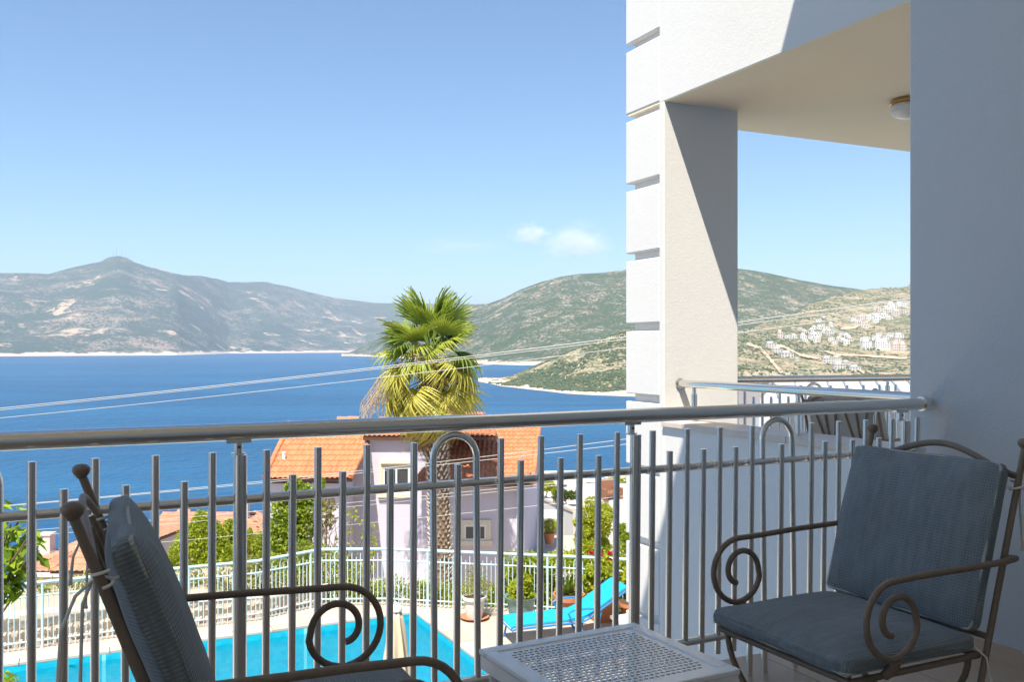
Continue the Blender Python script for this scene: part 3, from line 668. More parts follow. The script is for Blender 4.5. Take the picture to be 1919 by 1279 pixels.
# ------------------------------------------------------------------ palm
PB = V((-2.62, 34.5, -9.2)); PT = at(806, 668, 34.5)
pt = thing('palm_tree', PB, 'fan palm with shaggy crown and patterned trunk in front of the lavender house', 'tree')
def paxis(f): return PB.lerp(PT, f) + V((.12 * math.sin(f * 3), 0, 0))
MB().tube([paxis(k / 12) for k in range(13)], [.42] * 3 + [.37] * 7 + [.40, .42, .25], 16).build('trunk', simple('palm_trunk_dark', (.17, .12, .08), .95, .3, 6, .5, 20), pt, True)
b = MB(); Lh = (PT - PB).length; rows = int(Lh * .93 / .15)
for i in range(rows):
    f = i * .15 / Lh; c = paxis(f); nk = 13
    for k in range(nk):
        a = 2 * math.pi * (k + .5 * (i % 2)) / nk + random.uniform(-.08, .08); d = V((math.cos(a), math.sin(a), 0)); s_ = V((-d.y, d.x, 0)); r0 = .39 + random.uniform(0, .02); h = random.uniform(.10, .15); wd = random.uniform(.045, .07)
        p = c + d * r0 + V((0,0, random.uniform(-.03, .03)))
        b.add([p - s_ * wd, p + s_ * wd, p + s_ * wd * .35 + d * .085 + V((0,0,h)), p - s_ * wd * .35 + d * .085 + V((0,0,h)), p + V((0,0,h * .55)) - d * .02], [(0,1,2,3), (1,4,2), (0,3,4), (3,2,4)])
boot = b.build('leaf_bases', tile_mat('pale_leaf_base', (.70, .60, .49), .9), pt); tag(boot, kind='stuff')
def fan_mesh(seed, mat, droop, nseg=26, Rl=1.0, pet=1.1, spread=2.6, rag=.15):
    rng = random.Random(seed); b = MB(); pts = []
    for k in range(7):
        f = k / 6; pts.append(V((pet * f, 0, -.10 * f * f * pet)))
    b.tube(pts, [.028 - .014 * k / 6 for k in range(7)], 5); tip = pts[-1]
    for k in range(nseg):
        a = (k / (nseg - 1) - .5) * spread; L = Rl * (.72 + .28 * math.cos(a)) * rng.uniform(1 - rag, 1.05); d = V((math.cos(a), math.sin(a), 0)); s_ = V((-d.y, d.x, 0)); prev = None
        dr = droop * rng.uniform(.7, 1.3); cup = .16 * abs(math.sin(a))
        for j in range(6):
            f = j / 5; wdt = .038 * Rl * (math.sin(min(1, f * 1.7 + .12) * math.pi / 2) * (1 - f ** 3 * .95)); z = cup * f - dr * max(0, f - .35) ** 1.8 * L * 1.6; x = f * L * (1 - .28 * dr * max(0, f - .4))
            c = tip + d * x + V((0, 0, z)); cur = (c - s_ * wdt + V((0,0,.012)), c - V((0,0,.012)), c + s_ * wdt + V((0,0,.012)))
            if prev:
                o = len(b.v); b.v += [tuple(q_) for q_ in prev + cur]; b.f += [(o, o+1, o+4, o+3), (o+1, o+2, o+5, o+4)]
            prev = cur
    # make each blade one island by merging doubles
    bm = bmesh.new(); me = b.mesh('frond'); bm.from_mesh(me); bmesh.ops.remove_doubles(bm, verts=bm.verts, dist=.0006); bm.to_mesh(me); bm.free(); me.materials.append(mat); return me
FR = {'up': [fan_mesh(s_, L_PALM, .30, 24, 1.15, 1.0, 2.2, .22) for s_ in (1, 2, 3)], 'mid': [fan_mesh(s_, L_PALMM, .85, 24, 1.1, 1.2, 2.9, .25) for s_ in (4, 5, 6)],
      'low': [fan_mesh(s_, L_PALMY, 1.1, 24, 1.15, 1.2, 2.9, .28) for s_ in (7, 8, 9)], 'dead': [fan_mesh(s_, L_PALMB, 1.5, 22, 1.0, .9, 2.2, .4) for s_ in (10, 11)]}
rng = random.Random(21)
def frond(kind, az, el, dz=0, sc=1.0):
    o = bpy.data.objects.new('frond', rng.choice(FR[kind])); COL.objects.link(o)
    M = Matrix.Translation(PT + V((0, 0, dz))) @ Matrix.Rotation(az, 4, 'Z') @ Matrix.Rotation(-el, 4, 'Y') @ Matrix.Rotation(rng.uniform(-.9, .9), 4, 'X') @ Matrix.Scale(sc, 4)
    o.matrix_basis = M; setp(o, pt)
for k in range(9): frond('up', k * 2.4 + rng.uniform(-.3, .3), R(rng.uniform(58, 88)), .15, rng.uniform(.95, 1.25))
for k in range(9): frond('up', k * 2.4 + 1 + rng.uniform(-.3, .3), R(rng.uniform(24, 56)), .0, rng.uniform(.95, 1.2))
for k in range(16): frond('mid', k * 2.4 + .5 + rng.uniform(-.3, .3), R(rng.uniform(-5, 38)), -.15, rng.uniform(.85, 1.15))
for k in range(15): frond('mid', k * 2.4 + .9 + rng.uniform(-.3, .3), R(rng.uniform(-15, 20)), -.3, rng.uniform(.55, .75))
for k in range(16): frond('low', k * 2.4 + 1.5 + rng.uniform(-.3, .3), R(rng.uniform(-30, 5)), -.4, rng.uniform(.9, 1.2))
for k in range(22): frond('low', k * 2.4 + 1.2 + rng.uniform(-.3, .3), R(rng.uniform(-46, -14)), -.6 - rng.uniform(0, .4), rng.uniform(.95, 1.22))
for k in range(16): frond('low', k * 2.4 + .2 + rng.uniform(-.3, .3), R(rng.uniform(-68, -42)), -.9 - rng.uniform(0, .4), rng.uniform(.9, 1.12))
for k in range(14): frond('dead', k * 2.4 + .3, R(rng.uniform(-62, -38)), -.7, rng.uniform(1.0, 1.25))
for k in range(30): frond('dead', k * 2.4 + .7, R(rng.uniform(-82, -58)), -1.3 - rng.uniform(0, .8), rng.uniform(.75, 1.0))
# dry flower stalks hanging on the left side
b = MB()
for k in range(16):
    a = math.pi + rng.uniform(-.9, .6); p = PT + V((0,0,rng.uniform(-.5, .1))); d = V((math.cos(a), math.sin(a) * .7, 0)); pts = []
    for j in range(9):
        f = j / 8; pts.append(p + d * (2.55 * f) + V((0, 0, .55 * f - 2.2 * f * f + rng.uniform(-.03, .03))))
    b.tube(pts, [.02 - .0014 * j for j in range(9)], 5)
    for j in range(4, 9):
        for q_ in range(3): b.tube([pts[j], pts[j] + V((rng.uniform(-.2, .1), rng.uniform(-.1, .1), -.2)), pts[j] + V((rng.uniform(-.25, .1), 0, -.5))], [.010, .008, .006], 4)
b.build('flower_stalk', simple('dry_stalk', (.48, .36, .22), .9), pt, True)

# ------------------------------------------------------------------ houses with tiled roofs
def tile_piece(mat, tw_=.2, th=.42):
    b = MB(); n_ = 6; P = [(-.5, .0), (-.36, .030), (-.14, .047), (.08, .032), (.26, .008), (.5, .0)]
    for y, dz in ((-.06, .030), (1.04, .0)):
        for x, z in P: b.v.append((x * tw_ * 1.02, y * th, z + dz))
    for x, z in P: b.v.append((x * tw_ * 1.02, -.06 * th, z + .004))
    for i in range(n_ - 1): b.f += [(i, i+1, n_+i+1, n_+i), (2*n_+i, 2*n_+i+1, i+1, i)]
    me = b.mesh('tile', True); me.materials.append(mat); return me
def tile_slope(A, B, C, D_, tw_, th):
    """A,B eave (left,right), C,D ridge (right,left); yields matrices of tiles filling the quad"""
    A, B, C, D_ = V(A), V(B), V(C), V(D_); ex = (B - A).normalized(); nrm = ex.cross((D_ - A)).normalized(); ey = nrm.cross(ex).normalized()
    def loc(p): q_ = p - A; return q_.dot(ex), q_.dot(ey)
    (bx, by), (cx, cy), (dx, dy) = loc(B), loc(C), loc(D_); H = max(cy, dy); out = []
    for j in range(int(H / th + .6)):
        y = j * th; f = y / H; x0 = dx * f; x1 = bx + (cx - bx) * f; n_ = max(1, round((x1 - x0) / tw_)) 
        k0 = math.ceil(x0 / tw_ - .3); k1 = math.floor(x1 / tw_ + .3)
        for k in range(k0, k1):
            p = A + ex * ((k + .5) * tw_) + ey * y
            M = Matrix((ex, ey, nrm)).transposed().to_4x4(); M.translation = p + nrm * .03; out.append(M)
    return out
def slab(b, pts, th):
    pts = [V(p) for p in pts]; nrm = (pts[1] - pts[0]).cross(pts[-1] - pts[0]).normalized() * th; n_ = len(pts); o = len(b.v)
    b.v += [tuple(p) for p in pts] + [tuple(p - nrm) for p in pts]
    b.f += [tuple(o + i for i in range(n_)), tuple(o + n_ + i for i in reversed(range(n_)))] + [(o + n_ + i, o + n_ + (i+1) % n_, o + (i+1) % n_, o + i) for i in range(n_)]
TILE = tile_piece(M_ROOF); TILEFAR = tile_piece(M_ROOFFAR, .3, .5)
budget = [300]
def roof(parent, slopes, tile, tw_, th, mat, ridges=(), single=True, name='roof'):
    b = MB()
    for q_ in slopes: slab(b, q_, .14)
    r = b.build(name, M_FASCIA, parent); Ms = []
    for q_ in slopes:
        if len(q_) == 4: Ms += tile_slope(*q_, tw_, th)
        else: Ms += tile_slope(q_[0], q_[1], q_[2], q_[2], tw_, th)
    Ms.sort(key=lambda M: M.translation.y)
    rest = MB()
    for M in Ms:
        if single and budget[0] > 0:
            o = bpy.data.objects.new('tile', tile); COL.objects.link(o); o.parent = r; o.matrix_basis = M @ Matrix.Rotation(random.uniform(-.012, .012), 4, 'Z'); budget[0] -= 1
        else: rest.add([M @ v.co for v in tile.vertices], [tuple(p.vertices) for p in tile.polygons])
    if rest.v: tag(rest.build('tiles', mat, r, True), kind='stuff')
    for a, c in ridges:
        a, c = V(a), V(c); k = max(1, int((c - a).length / .38)); rb_ = MB()
        for i in range(k): rb_.tube([a.lerp(c, i / k), a.lerp(c, (i + 1.08) / k)], [.115, .095], 8)
        rb_.build('ridge_cap', mat, r, True)
    return r
def window(parent, x0, x1, z0, z1, y, trim=.14, bars=1, surround=True):
    """opening in a wall facing -Y at plane y (world coordinates)"""
    wn_ = MB().box(x0, x1, y - .02, y + .05, z0, z1).build('window', M_GLASS, parent)
    f = MB(); g = .07
    for a in ((x0, x1, z0, z0 + g), (x0, x1, z1 - g, z1), (x0, x0 + g, z0 + g, z1 - g), (x1 - g, x1, z0 + g, z1 - g)): f.box(a[0], a[1], y - .06, y - .021, a[2], a[3])
    for k in range(bars): xm = x0 + (x1 - x0) * (k + 1) / (bars + 1); f.box(xm - .035, xm + .035, y - .055, y - .022, z0 + g, z1 - g)
    f.build('frame', M_UPVC, wn_)
    if surround:
        s_ = MB(); t_ = trim
        for a in ((x0 - t_, x1 + t_, z1, z1 + t_), (x0 - t_, x0, z0, z1), (x1, x1 + t_, z0, z1)): s_.box(a[0], a[1], y - .09, y - .003, a[2], a[3])
        s_.build('surround', M_CREAM, wn_); MB().box(x0 - t_ * 1.3, x1 + t_ * 1.3, y - .16, y - .003, z0 - t_, z0).build('sill', M_CREAM, wn_)
    return wn_
lh = thing('lavender_house', V((-4, 40, -11)), 'lavender rendered house with orange tiled roofs behind the palm', 'house')
zg = -13
# left wing
lw0, lw1 = at(505, 0, 37).x, at(652, 0, 37).x
b = MB(); b.box(lw0, lw1, 36.6, 41.0, zg, -4.15)
for x in (lw0, lw1 - .2): b.hexa([V((x, 36.6, -4.16)), V((x + .2, 36.6, -4.16)), V((x + .2, 41, -4.16)), V((x, 41, -4.16)), V((x, 36.6, -4.1)), V((x + .2, 36.6, -4.1)), V((x + .2, 40.2, -2.35)), V((x, 40.2, -2.35))])
b.build('left_wing_wall', M_LAV, lh)
e0, e1 = at(493, 0, 36).x, at(659, 0, 36).x
def pz(y, D): return ZC - (y - CY) * D / F
zl0, zl1 = pz(898, 36), -2.12
roof(lh, [((e0, 36.0, zl0), (e1, 36.0, zl0), (e1 + .45, 39.9, zl1), (e0 + .05, 39.9, zl1))], TILE, .2, .42, M_ROOF, [((e1 - .04, 36.0, zl0 + .06), (e1 + .42, 39.9, zl1 + .06)), ((e0 + .05, 36.0, zl0 + .06), (e0 + .1, 39.9, zl1 + .06)), ((e0, 39.95, zl1 + .05), (e1 + .4, 39.95, zl1 + .05))], name='left_wing_roof')
MB().lathe([(.07, 0), (.07, .34), (.085, .35), (.085, .40)], 10, at(532, 862, 37.2) - V((0,0,.1))).build('vent_pipe', M_UPVC, lh, True)
# main block
mx0, mx1 = at(682, 0, 38.4).x, at(830, 0, 40).x
b = MB(); b.box(mx0 + .01, mx1, 38.4, 46, zg, pz(816, 38.4)); b.box(lw1 + .004, mx0 + .008, 38.42, 46, zg, -3.2); b.build('main_wall', M_LAV, lh)
zr0 = pz(817, 38.1)
roof(lh, [((at(680,0,38.1).x, 38.1, zr0 - .05), (mx1 + 2.4, 38.1, zr0 - .05), (mx1 + 1.9, 42.5, pz(777, 42.5)), (at(680,0,38.1).x, 42.5, pz(785, 42.5)))], TILE, .2, .42, M_ROOF, [((at(632,0,41).x, 41, pz(786, 41)), (at(672,0,41).x, 41, pz(785, 41))), ((at(870,0,42.5).x, 42.5, pz(777, 42.5)), (at(908,0,42.5).x, 42.5, pz(777, 42.5)))], name='main_roof', single=False)
window(lh, at(718,0,38.4).x, at(768,0,38.4).x, pz(925, 38.4), pz(876, 38.4), 38.4, .16, 1)
MB().box(at(714,0,38.4).x, at(772,0,38.4).x, 38.22, 38.39, pz(869.5, 38.3), pz(865, 38.3)).build('window_hood', M_CREAM, lh)
# right wing
rx0, rx1 = at(790, 0, 37.4).x, at(982, 0, 37.4).x
b = MB(); b.hexa([V((rx0, 37.4, zg)), V((rx1, 37.4, zg)), V((rx1 + .75, 43, zg)), V((rx0, 43, zg)), V((rx0, 37.4, -4.12)), V((rx1, 37.4, -4.12)), V((rx1 + .75, 43, -4.12)), V((rx0, 43, -4.12))]); b.build('right_wing_wall', M_LAV, lh)
zc0 = pz(908, 36.6); xa, xb = at(774, 0, 36.6).x, at(999, 0, 36.6).x
roof(lh, [((xa, 36.6, zc0), (xb, 36.6, zc0 + .02), (at(1011,0,42).x, 42, -2.42), (at(868,0,42).x, 42, -2.42))], TILE, .2, .42, M_ROOF, [((xb - .02, 36.6, zc0 + .07), (at(1011,0,42).x - .02, 42, -2.36)), ((xa + .03, 36.6, zc0 + .07), (at(868,0,42).x, 42, -2.36))], name='right_wing_roof')
window(lh, at(870,0,37.4).x, at(911,0,37.4).x, pz(1013, 37.4), pz(984, 37.4), 37.4, .2, 1)
MB().tube([(rx1 - .25, 37.33, zg), (rx1 - .25, 37.33, -4.2)], .05, 8).build('downpipe', M_UPVC, lh, True)

def far_house(name, label, px0, px1, yr, ye, Dr, De, hipl, hipr, wall, extra=None):
    x0, x1 = (px0 - CX) * De / F, (px1 - CX) * De / F; zr, ze = pz(yr, Dr), pz(ye, De); Db = 2 * Dr - De
    t = thing(name, V(((x0 + x1) / 2, (De + Db) / 2, ze - 6)), label, 'house')
    MB().box(x0 + .5, x1 - .5, De + .5, Db - .5, ze - 9, ze - .05).build('wall', wall, t)
    rl, rr_ = (x0 + hipl, Dr, zr), (x1 - hipr, Dr, zr)
    sl_ = [((x0, De, ze), (x1, De, ze), rr_, rl), ((x1, Db, ze), (x0, Db, ze), rl, rr_)]
    if hipr: sl_.append(((x1, De, ze), (x1, Db, ze), rr_))
    if hipl: sl_.append(((x0, Db, ze), (x0, De, ze), rl))
    roof(t, sl_, TILEFAR, .3, .5, M_ROOFFAR, [(rl, rr_)] + ([((x1, De, ze), rr_)] if hipr else []) + ([((x0, De, ze), rl)] if hipl else []), single=False)
    MB().box(x0 + .2, x1 - .2, De - .12, De + .1, ze - .22, ze - .02).build('gutter', M_UPVC, t)
    return t
t = far_house('red_roof_house', 'white house with long orange hip roof beyond the conifers left of centre', 236, 507, 963, 1031, 63, 57, 0, 2.6, M_HWHITE)
b = MB(); c = at(459, 964, 62); b.box(c.x - .25, c.x + .25, c.y - .25, c.y + .25, c.z - 1, c.z + 1.0); b.box(c.x - .32, c.x + .32, c.y - .32, c.y + .32, c.z + 1.0, c.z + 1.1); b.build('chimney', M_HWHITE, t)
c = at(348, 962, 66); roof(t, [((c.x - 1.4, 64, c.z - .6), (c.x + 1.4, 64, c.z - .6), (c.x, 66, c.z + .3))], TILEFAR, .3, .5, M_ROOFFAR, single=False, name='gable_peak')
t = far_house('red_roof_house', 'lower white house with orange hip roof and skylight behind the left chair', 20, 205, 1012, 1073, 52, 46, 2.0, 0, M_HWHITE)
c = at(161, 1031, 48.6); MB().box(c.x - .35, c.x + .35, c.y - .4, c.y + .3, c.z - .15, c.z + .28).build('skylight', M_UPVC, t)
c = at(88, 1022, 50); b = MB(); b.box(c.x - .3, c.x + .3, c.y - .3, c.y + .3, c.z - .8, c.z + .55); b.box(c.x - .36, c.x + .36, c.y - .36, c.y + .36, c.z + .55, c.z + .65); b.build('chimney', M_HWHITE, t)
c = at(142, 1072, 44.6); roof(t, [((c.x - 1.25, 44.6, c.z), (c.x + 1.5, 44.6, c.z), (c.x + .1, 47.5, c.z + 1.35))], TILEFAR, .3, .5, M_ROOFFAR, [((c.x - 1.25, 44.6, c.z + .05), (c.x + .1, 47.5, c.z + 1.4)), ((c.x + 1.5, 44.6, c.z + .05), (c.x + .1, 47.5, c.z + 1.4))], single=False, name='porch_roof')
MB().box(c.x - 1.0, c.x + 1.3, 45, 48, c.z - 5, c.z - .05).build('porch_wall', M_HWHITE, t)

# white villa and its terraces right of the lavender house
wv = thing('white_villa', V((4, 52, -16)), 'white villa with roof terrace right of the lavender house', 'house')
def quadprism(b, pts, zlo):   # a horizontal slab: top points, extruded down to zlo
    pts = [V(p) for p in pts]; b.hexa([V((p.x, p.y, zlo)) for p in pts] + pts)
ztr = pz(935, 52)
p0, p1 = at(985, 924, 56), at(1074, 947, 50); zt_ = p0.z
b = MB(); quadprism(b, [(p0.x, p0.y, zt_), (p1.x, p1.y, zt_ - .1), (p1.x + 9, p1.y + 1.5, zt_ - .1), (p0.x + 9, p0.y + 8, zt_)], zt_ - 9); b.build('wall', M_HWHITE, wv)
b = MB(); dd = (p1 - p0).normalized(); sd = V((-dd.y, dd.x, 0)) * .3
b.hexa([p0 - sd * .2 + V((0,0,.003)), V((p1.x, p1.y, zt_ - .1)) - sd * .2, V((p1.x, p1.y, zt_ - .1)) + sd, p0 + sd, p0 - sd * .2 + V((0,0,.15)), V((p1.x, p1.y, zt_ + .05)) - sd * .2, V((p1.x, p1.y, zt_ + .05)) + sd, p0 + sd + V((0,0,.15))]); b.build('parapet_coping', M_MARBLE, wv)
c0 = at(1005, 900, 66); b = MB(); quadprism(b, [(c0.x - 1, 60, pz(912, 60)), (c0.x + 9, 60, pz(912, 60)), (c0.x + 9, 72, pz(880, 72)), (c0.x - 1, 72, pz(884, 72))], -22); b.build('upper_roof', simple('beige_flat_roof', (.60, .50, .40), .9, .12, .5), wv)
for (x0, x1, y, D) in [(1012, 1062, 905, 60.5), (1100, 1140, 901, 61)]:
    a = at(x0, y, D); c = at(x1, y + 3, D - 1); b = MB(); b.box(a.x, c.x, D - .6, D + 1.6, a.z - .05, a.z + .18); sk = b.build('skylight', M_UPVC, wv); MB().box(a.x + .1, c.x - .1, D - .5, D + 1.5, a.z + .181, a.z + .2).build('pane', simple('sky_glass', (.12, .2, .3), .08), sk)
a = at(1120, 926, 49); b = MB(); b.box(at(1085,0,50).x, at(1320,0,50).x, 48, 53, -20, pz(938, 48)); b.build('terrace', simple('white_terrace', (.70, .66, .60), .8, .1, 2), wv)
b = MB(); b.box(at(1090,0,53.2).x, at(1320,0,53.2).x, 53, 53.4, -18, pz(908, 53.2)); b.build('terrace_wall', M_HWHITE, wv)
b = MB(); b.box(at(1018,0,47).x, at(1056,0,47).x, 46.5, 49, -16, pz(972, 46.5)); b.build('annex', M_HWHITE, wv)
for k in range(3):
    x = at(1022 + 12 * k, 0, 46.5).x; MB().box(x, x + .22, 46.44, 46.52, pz(1000, 46.4), pz(978, 46.4)).build('shutter', M_DARKWIN, wv)
# lower patio with pool corner
b = MB(); quadprism(b, [(at(985,0,40).x, 39, pz(1042, 39)), (at(1100,0,40).x, 39, pz(1042, 39)), (at(1100,0,46).x, 46.4, pz(1004, 46.4)), (at(990,0,46).x, 46.4, pz(1004, 46.4))], -20); pat = b.build('patio', M_DECK); tag(pat, kind='structure')
def ball_pot(px, py, D, label):
    c = at(px, py, D); t = thing('potted_topiary', c, label, 'plant'); MB().lathe([(.17, 0), (.26, .42), (.29, .43), (.29, .5), (.24, .5), (.23, .46)], 18, c).build('pot', M_TERRA, t, True)
    foliage('crown', [(c + V((0,0,.82)), (.36, .36, .34))], 1500, .08, L_LIME, t, seed=3); MB().tube([c + V((0,0,.4)), c + V((0,0,.8))], .025, 6).build('trunk', M_BARK, t, True)
ball_pot(1029, 1020, 42, 'round clipped bush in a terracotta pot on the villa patio')
# rattan armchair on the villa terrace
c = at(1143, 937, 48.4); t = thing('rattan_chair', c, 'brown rattan armchair on the white villa terrace', 'chair', None, .5)
b = MB(); b.box(-.45, .45, -.42, .40, .22, .42); b.build('seat', M_RATTAN, t, local=True, bevel=.04)
for s_ in (-1, 1): MB().box(s_ * .50 - .07, s_ * .50 + .07, -.42, .45, .05, .64).build('arm', M_RATTAN, t, local=True, bevel=.05)
MB().hexa([V((-.5,.32,.2)),V((.5,.32,.2)),V((.5,.46,.2)),V((-.5,.46,.2)),V((-.55,.5,1.0)),V((.55,.5,1.0)),V((.55,.62,1.0)),V((-.55,.62,1.0))]).build('backrest', M_RATTAN, t, local=True, bevel=.04)
for sx in (-1, 1):
    for sy in (-1, 1): MB().tube([(sx * .42, sy * .38, 0), (sx * .42, sy * .38, .24)], .03, 8).build('leg', M_RATTAN, t, local=True)
# planting round the villa
def bush(px, py, D, rx, rz_, n, size, mat, label, seed, nc=14):
    c = at(px, py, D); cl = clumps(c, (rx * .75, rx * .6, rz_ * .8), nc, rx * .42, seed); base = V((c.x, c.y, c.z - rz_ - .3)); return shrub('bush', label, 'shrub', base, cl, n, size, mat, .04, .5, seed)
t = bush(1114, 990, 33, .78, 1.2, 16000, .10, L_LIME, 'large yellow green bush in front of the white villa terraces', 41, 26)
bush(1168, 1015, 30, .34, .75, 2400, .10, L_MID, 'dark green bush against the left side of the white pillar', 42)
bush(1024, 914, 53.5, .55, .42, 1500, .14, L_LIME, 'lime green bush at the left end of the villa parapet', 43, 9)
bush(1062, 931, 51.5, .7, .32, 1500, .14, L_DARK, 'dark green bush on the villa parapet', 44, 9)
bush(1046, 926, 52.5, .35, .3, 700, .14, L_LIME, 'small yellow bush in the middle of the villa parapet', 45, 6)
bush(1163, 902, 58, .8, .4, 900, .16, L_LIME, 'sparse bush on the roof behind the villa terrace', 46, 8)
bush(1052, 1052, 24, .6, .16, 1300, .09, L_MID, 'low green bush just above the pool fence rail', 47, 8)
# ------------------------------------------------------------------ power cables
def cable(pts, label, r=.007):
    xs = [p[0] for p in pts]; ys_ = [p[1] for p in pts]; cf = np.polyfit(xs, ys_, 2 if len(pts) > 2 else 1); P = []
    for x in np.linspace(xs[0], xs[-1], 40): P.append(at(x, float(np.polyval(cf, x)), 22 - (x - 900) * .0012))
    tag(MB().tube(P, r, 6).build('power_cable', M_CABLE, None, True), label, 'cable', 'overhead cables')
cable([(-700, 830), (0, 765), (640, 696.7), (1175, 631), (1385, 604), (1696, 561.6), (2300, 470)], 'topmost overhead cable, crossing in front of the palm crown', .009)
cable([(-700, 836), (0, 770), (640, 700.7), (1175, 633), (1385, 610), (1696, 571), (2300, 485)], 'second overhead cable, running close under the topmost one')
cable([(-700, 846), (0, 782.7), (640, 717), (1175, 652.8), (1390, 623.5), (1696, 581), (2300, 490)], 'third overhead cable, lowest of those crossing the palm crown')
cable([(-700, 1000), (12, 947.6), (480, 904.5), (703, 880), (795, 869.5), (1001, 845), (1172, 823.5), (1500, 780)], 'overhead cable crossing the lavender house roof, upper of its pair')
cable([(-700, 1002), (12, 949), (480, 908), (683, 887), (1001, 852), (1172, 832), (1500, 795)], 'overhead cable crossing the lavender house roof, lower of its pair')
cable([(-700, 1050), (80, 992), (480, 960), (583, 951), (668, 941), (799, 930), (999, 909), (1300, 880)], 'overhead cable crossing the lavender house wall, upper of its pair', .006)
cable([(-700, 1062), (72, 1005), (480, 968), (583, 959), (668, 949.5), (780, 937), (999, 912), (1300, 884)], 'overhead cable crossing the lavender house wall, lower of its pair', .006)
cable([(-700, 1090), (340, 1014), (380, 1009), (510, 999), (585, 993), (799, 970), (843, 966), (992, 949), (1142, 932), (1400, 905)], 'lowest overhead cable, crossing above the small square window', .006)
# ------------------------------------------------------------------ pool terrace furniture
def deck_at(px, py): D = 4.58 * F / (py - CY); return V(((px - CX) * D / F, D, ZT + .002))
def pot(c, label, mat, prof, plant, saucer=None, name='potted_plant'):
    t = thing(name, c, label, 'potted plant', 'pots along the pool fence'); c = V(c); z = 0
    if saucer: MB().lathe([(.16, 0), (.24, .035), (.25, .05), (.235, .05), (.15, .02)], 24, c).build('saucer', saucer, t, True); z = .022
    MB().lathe(prof, 28, c + V((0,0,z))).build('pot', mat, t, True)
    r, zz = prof[-1]; MB().lathe([(r + .02, zz - .01), (r + .02, zz + .01), (.01, zz + .02)], 20, c + V((0,0,z))).build('soil', M_SOIL, t); plant(t, c + V((0,0,z + zz))); return t
def geranium(n, red, seed, h=.26, r=.26, lm=L_LIME):
    def f(t, c):
        cl = clumps(c + V((0,0,h * .7)), (r, r, h * .7), 11, .1, seed); b = MB()
        for q_, _ in cl: b.tube([c, c.lerp(q_, .5) + V((0,0,.03)), q_], [.012, .009, .005], 5)
        b.build('stem', M_BARK, t, True); foliage('leaves', cl, n, .075, lm, t, asp=.85, seed=seed)
        if red:
            for k in range(red): p = c + V((random.uniform(-.2, .2), random.uniform(-.1, .1), h * 1.2 + random.uniform(.05, .3))); foliage('blossom', [(p, (.035, .035, .03))], 60, .035, L_RED, t, asp=.9, seed=seed + k); 
    return f
pot(deck_at(889, 1161), 'chipped white pot on a terracotta saucer with a thin airy shrub', M_WPOT, [(.13, 0), (.155, .12), (.175, .30), (.205, .31), (.21, .36), (.185, .365), (.175, .33)],
    lambda t, c: (MB().tube([c, c + V((.02, 0, .3))], [.012, .005], 5).build('stem', M_BARK, t), foliage('leaves', clumps(c + V((0,0,.3)), (.22, .2, .26), 12, .12, 5), 900, .05, L_DRY, t, asp=.2, seed=5), foliage('fresh_leaves', clumps(c + V((0,0,.2)), (.18, .18, .16), 8, .1, 6), 500, .05, L_LIME, t, asp=.3, seed=6)), M_TERRA)
pot(deck_at(976, 1164), 'grey green round pot with a spreading lime geranium', M_GPOT, [(.14, 0), (.19, .06), (.215, .22), (.235, .34), (.285, .39), (.29, .41), (.24, .40), (.225, .36)], geranium(1100, 0, 15))
def agave(t, c):
    for k in range(34):
        a = k * 2.4; el = R(random.uniform(25, 80)); d = V((math.cos(a) * math.cos(el), math.sin(a) * math.cos(el), math.sin(el))); L = random.uniform(.26, .40); b = MB(); s_ = d.cross(V((0,0,1))).normalized() * .022
        p1 = c + d * L * .55; p2 = c + d * L + V((0,0,-.04)); b.add([c - s_ * .6, c + s_ * .6, p1 + s_, p2, p1 - s_, p1 + V((0,0,-.012))], [(0,1,5), (1,2,5), (0,5,4), (2,3,5), (4,5,3)]); b.build('leaf', L_DARK if k % 3 else L_MID, t)
    pt_ = foliage('pale_tops', [(c + V((random.uniform(-.2, .2), random.uniform(-.1, .1), .36)), (.07, .07, .05)) for k in range(8)], 160, .05, L_WHITE, t, seed=9); tag(pt_, kind='stuff')
pot(deck_at(1066, 1158), 'terracotta pot with a spiky dark green succulent', M_TERRA, [(.17, 0), (.235, .30), (.27, .31), (.275, .40), (.245, .40), (.235, .36)], agave)
pot(deck_at(1128, 1163), 'terracotta pot with red flowering geranium behind the blue lounger', M_TERRA, [(.17, 0), (.24, .28), (.27, .29), (.27, .36), (.235, .36)], geranium(1700, 5, 31, .42, .32))
pot(deck_at(1186, 1166), 'geranium pot half hidden by the balcony post', M_TERRA, [(.15, 0), (.21, .26), (.24, .27), (.24, .33), (.21, .33)], geranium(1000, 2, 37, .40, .26))
# blue sun lounger
f0 = deck_at(948, 1206); f1 = deck_at(1163, 1185); ax = (f1 - f0); ax.z = 0; ax.normalize(); sdv = V((-ax.y, ax.x, 0)); LG = thing('sun_lounger', f0, 'blue framed sun lounger with turquoise towel cover and raised backrest', 'sun lounger', None, math.atan2(ax.y, ax.x))
LW = .30; zs = .30
seat_pts = [(0, zs - .02), (.05, zs), (.55, zs + .01), (1.14, zs + .02), (1.24, zs + .06), (1.88, zs + .45), (1.92, zs + .45)]
def ribbon(pts, w0, w1, th):
    b = MB(); n_ = len(pts); o = 0
    for i, (x, z) in enumerate(pts):
        dx, dz = (pts[min(i+1, n_-1)][0] - pts[max(i-1, 0)][0], pts[min(i+1, n_-1)][1] - pts[max(i-1, 0)][1]); L = math.hypot(dx, dz); nx, nz = -dz / L * th, dx / L * th
        b.v += [(x, w0, z), (x, w1, z), (x + nx, w1, z + nz), (x + nx, w0, z + nz)]
    for i in range(n_ - 1):
        for k in range(4): b.f.append((4*i+k, 4*i+(k+1)%4, 4*i+4+(k+1)%4, 4*i+4+k))
    b.f += [(0,3,2,1), (4*n_-4, 4*n_-3, 4*n_-2, 4*n_-1)]; return b
